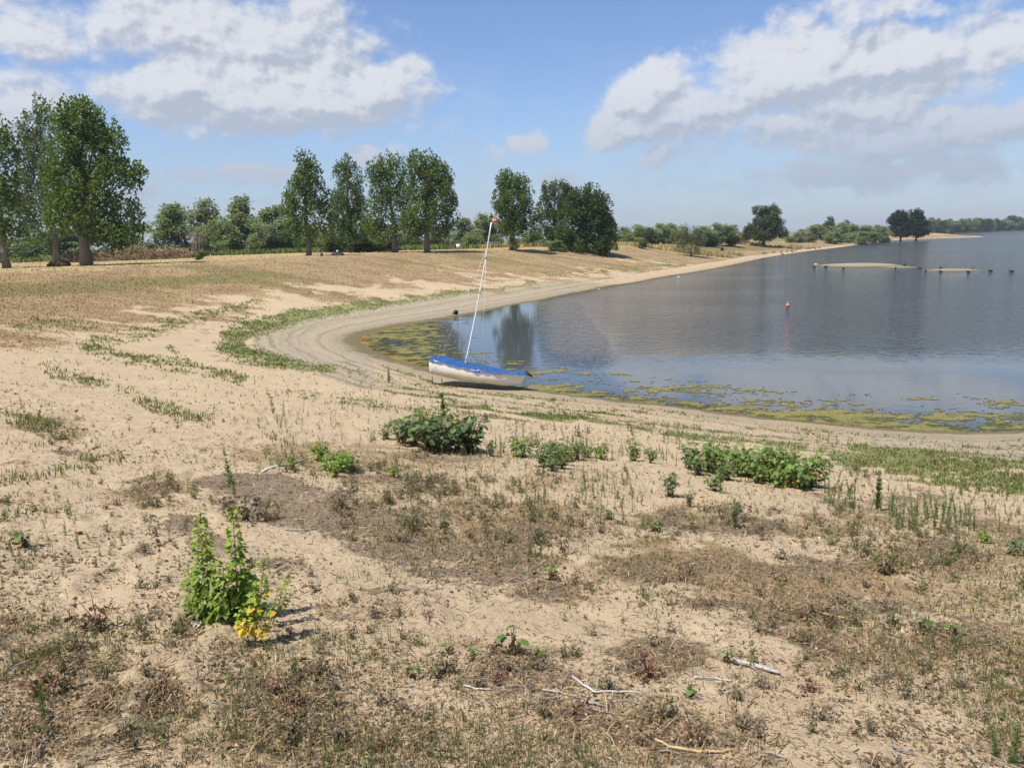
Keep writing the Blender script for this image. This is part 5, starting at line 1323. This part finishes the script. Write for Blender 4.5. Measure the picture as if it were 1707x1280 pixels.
# green grass bands along the old water lines
b = MB()
for reg, n0, hm in (((120, 1200, 430, 700), 170000, .075), ((560, 1990, 640, 860), 75000, .075), ((-60, 480, 500, 830), 70000, .12)):
    P, d, m = sample(reg, n0, g)
    keep = g.random(len(P)) < np.clip(m['green'], 0, 1)*.42*(d > .9)
    P = P[keep]; n = len(P); dist = np.linalg.norm(P-C0, axis=1)
    P = np.repeat(P, 2, 0)+g.normal(0, .03, (n*2, 3))*np.array([1, 1, 0]); dist = np.repeat(dist, 2)
    t = vary((.155, .205, .055), n*2, .25, g); br = g.random(n*2) < .22; t[br] = vary((.25, .19, .085), int(br.sum()), .2, g)
    blades(b, P, hm*g.uniform(.4, 1.3, n*2), .0013*dist**.9+.002, t, .5, g)
    k = n; leaves(b, DEL, P[:k]+np.array([0, 0, .03]), unit(g.normal(0, 1, (k, 3))), unit(g.normal(0, .7, (k, 3))+np.array([0, 0, 1])), .0009*dist[:k]+.009, t[:k])
stuff(b.build('green_grass', M_leaf, (0, 0, 0)))
# withered grass on the higher ground
b = MB()
P, d, m = sample((-250, 1780, 398, 605), 250000, g)
keep = g.random(len(P)) < np.maximum(m['dry']*.5, m['straw']*.5)*(d > 6)*(P[:, 1] < 330)
P = P[keep]; st = m['straw'][keep]; ol = m['olive'][keep]; n = len(P); dist = np.linalg.norm(P-C0, axis=1)
t = np.where((st > .4)[:, None], vary((.46, .35, .18), n, .2, g), vary((.36, .235, .125), n, .22, g)); o_ = (g.random(n) < .6*ol+.04); t[o_] = vary((.20, .195, .075), int(o_.sum()), .2, g)
h = np.where(st > .4, .13, .09)*g.uniform(.4, 1.3, n)
blades(b, P, h*.8, .0010*dist+.002, t, .9, g)
stuff(b.build('withered_grass', M_dry, (0, 0, 0)))
# tall rough grass at the foot of the hedge
b = MB()
for (x0, x1, Y, tint, hh, n) in [(-300, 340, 118, (.16, .19, .06), .8, 2600), (330, 800, 138, (.15, .19, .05), .9, 5200), (760, 905, 148, (.36, .29, .12), .7, 2200), (860, 1030, 150, (.18, .19, .07), .8, 1600), (1020, 1250, 170, (.42, .33, .16), .8, 5200), (1240, 1340, 240, (.42, .34, .18), .9, 1500)]:
    Pp = at_y(g.uniform(x0, x1, n), np.full(n, 410.), Y); Pp[:, 1] = Y+g.uniform(-7, 9, n); Pp[:, 0] *= Pp[:, 1]/Y
    d = shore_d(Pp[:, 0], Pp[:, 1]); Pp[:, 2] = terrain(Pp[:, 0], Pp[:, 1], d)
    q = fbm(Pp[:, 0]*.15, Pp[:, 1]*.15, 5, 3) > .42
    Pp = Pp[q & (d > 5)]; n = len(Pp)
    blades(b, Pp, hh*g.uniform(.4, 1.2, n), g.uniform(.15, .4, n), vary(tint, n, .22, g), .4, g)
stuff(b.build('rough_grass', M_dry, (0, 0, 0)))

# ------------------------------------------------------------------ algae mats on the water
aa = np.radians(np.arange(-15, 37.5, .045)); ra = np.arange(21.5, 62, .085)
X_ = np.sin(aa)[:, None]*ra[None]; Y_ = np.cos(aa)[:, None]*ra[None]
dd = shore_d(X_, Y_).reshape(X_.shape)
pxa, pya, _ = project(np.stack([X_.ravel(), Y_.ravel(), 0*X_.ravel()], 1)); pxa = pxa.reshape(X_.shape); pya = pya.reshape(X_.shape)
n1 = fbm(X_*.55, Y_*1.1, 111, 4); n2 = fbm(X_*2.2, Y_*3.6, 117, 4); n3 = fbm(X_*7, Y_*9, 119, 3)
bay = (1-smooth(690, 800, pxa+170*(n1-.5)))*(pya > 520)*(1-smooth(0, 9, -dd-3))
bay = np.maximum(bay, (1-smooth(600, 720, pxa))*1.0)
fr = np.interp(pxa, [700, 860, 900, 1000, 1150, 1300, 1450, 1707], [.3, .8, .9, 1.6, 1.5, 2.0, 3.2, 3.0])
edge_s = np.exp(-(np.clip(-dd, 0, 99)/fr)**2)*(pya > 600)
farm = np.exp(-(np.clip(-dd, 0, 99)/.5)**2)*(pya <= 600)*.8
thin = (pya > 585)*(1-smooth(2.5, 5.5, -dd))*.42
dens = np.maximum.reduce([bay*.9, edge_s*.84, farm, thin])
val = dens+1.5*(n1-.5)+1.5*(n2-.5)+1.1*(n3-.5)
keep = (val[:-1, :-1] > .60) & (dd[:-1, :-1] < .12) & (dens[:-1, :-1] > .05)
ii, jj = np.nonzero(keep); nr_ = len(ra)
q = np.stack([ii*nr_+jj, ii*nr_+jj+1, (ii+1)*nr_+jj+1, (ii+1)*nr_+jj], 1)
us = np.unique(q); rm = np.full(X_.size, -1); rm[us] = np.arange(len(us))
AV = np.stack([X_.ravel()[us], Y_.ravel()[us], .004+.012*n2.ravel()[us]], 1); AV[:, :2] += g.normal(0, .011, (len(us), 2))
tt = smooth(.40, .62, n2.ravel()[us]*.6+n1.ravel()[us]*.4)[:, None]
AT = (np.array([.062, .070, .022])*(1-tt)+np.array([.19, .165, .05])*tt)*g.uniform(.75, 1.25, (len(us), 1))
rim = np.exp(-((dd.ravel()[us])/.35)**2)[:, None]*(pxa.ravel()[us] < 760)[:, None]; AT = AT*(1-rim*.6)+np.array([.27, .15, .03])*rim*.6
stuff(link('algae_mats', mesh('algae_mats', AV, rm[q], M_algae, AT)))

# ------------------------------------------------------------------ summer haze over the lake and the far trees
hm = bpy.data.materials.new('haze'); hm.use_nodes = True; hm.node_tree.nodes.clear(); nt = NT(hm.node_tree); out = nt.n('ShaderNodeOutputMaterial')
pv = nt.n('ShaderNodeVolumePrincipled', i={'Color': (.80, .88, 1.0, 1), 'Density': HAZE, 'Anisotropy': .2})
nt.link(pv.outputs[0], out.inputs['Volume'])
hb = MB(); box(hb, (0, 0, 20), (5200, 5200, 50), (.8, .8, .8))
if HAZE > 0: stuff(link('haze', hb.data('haze', hm)))
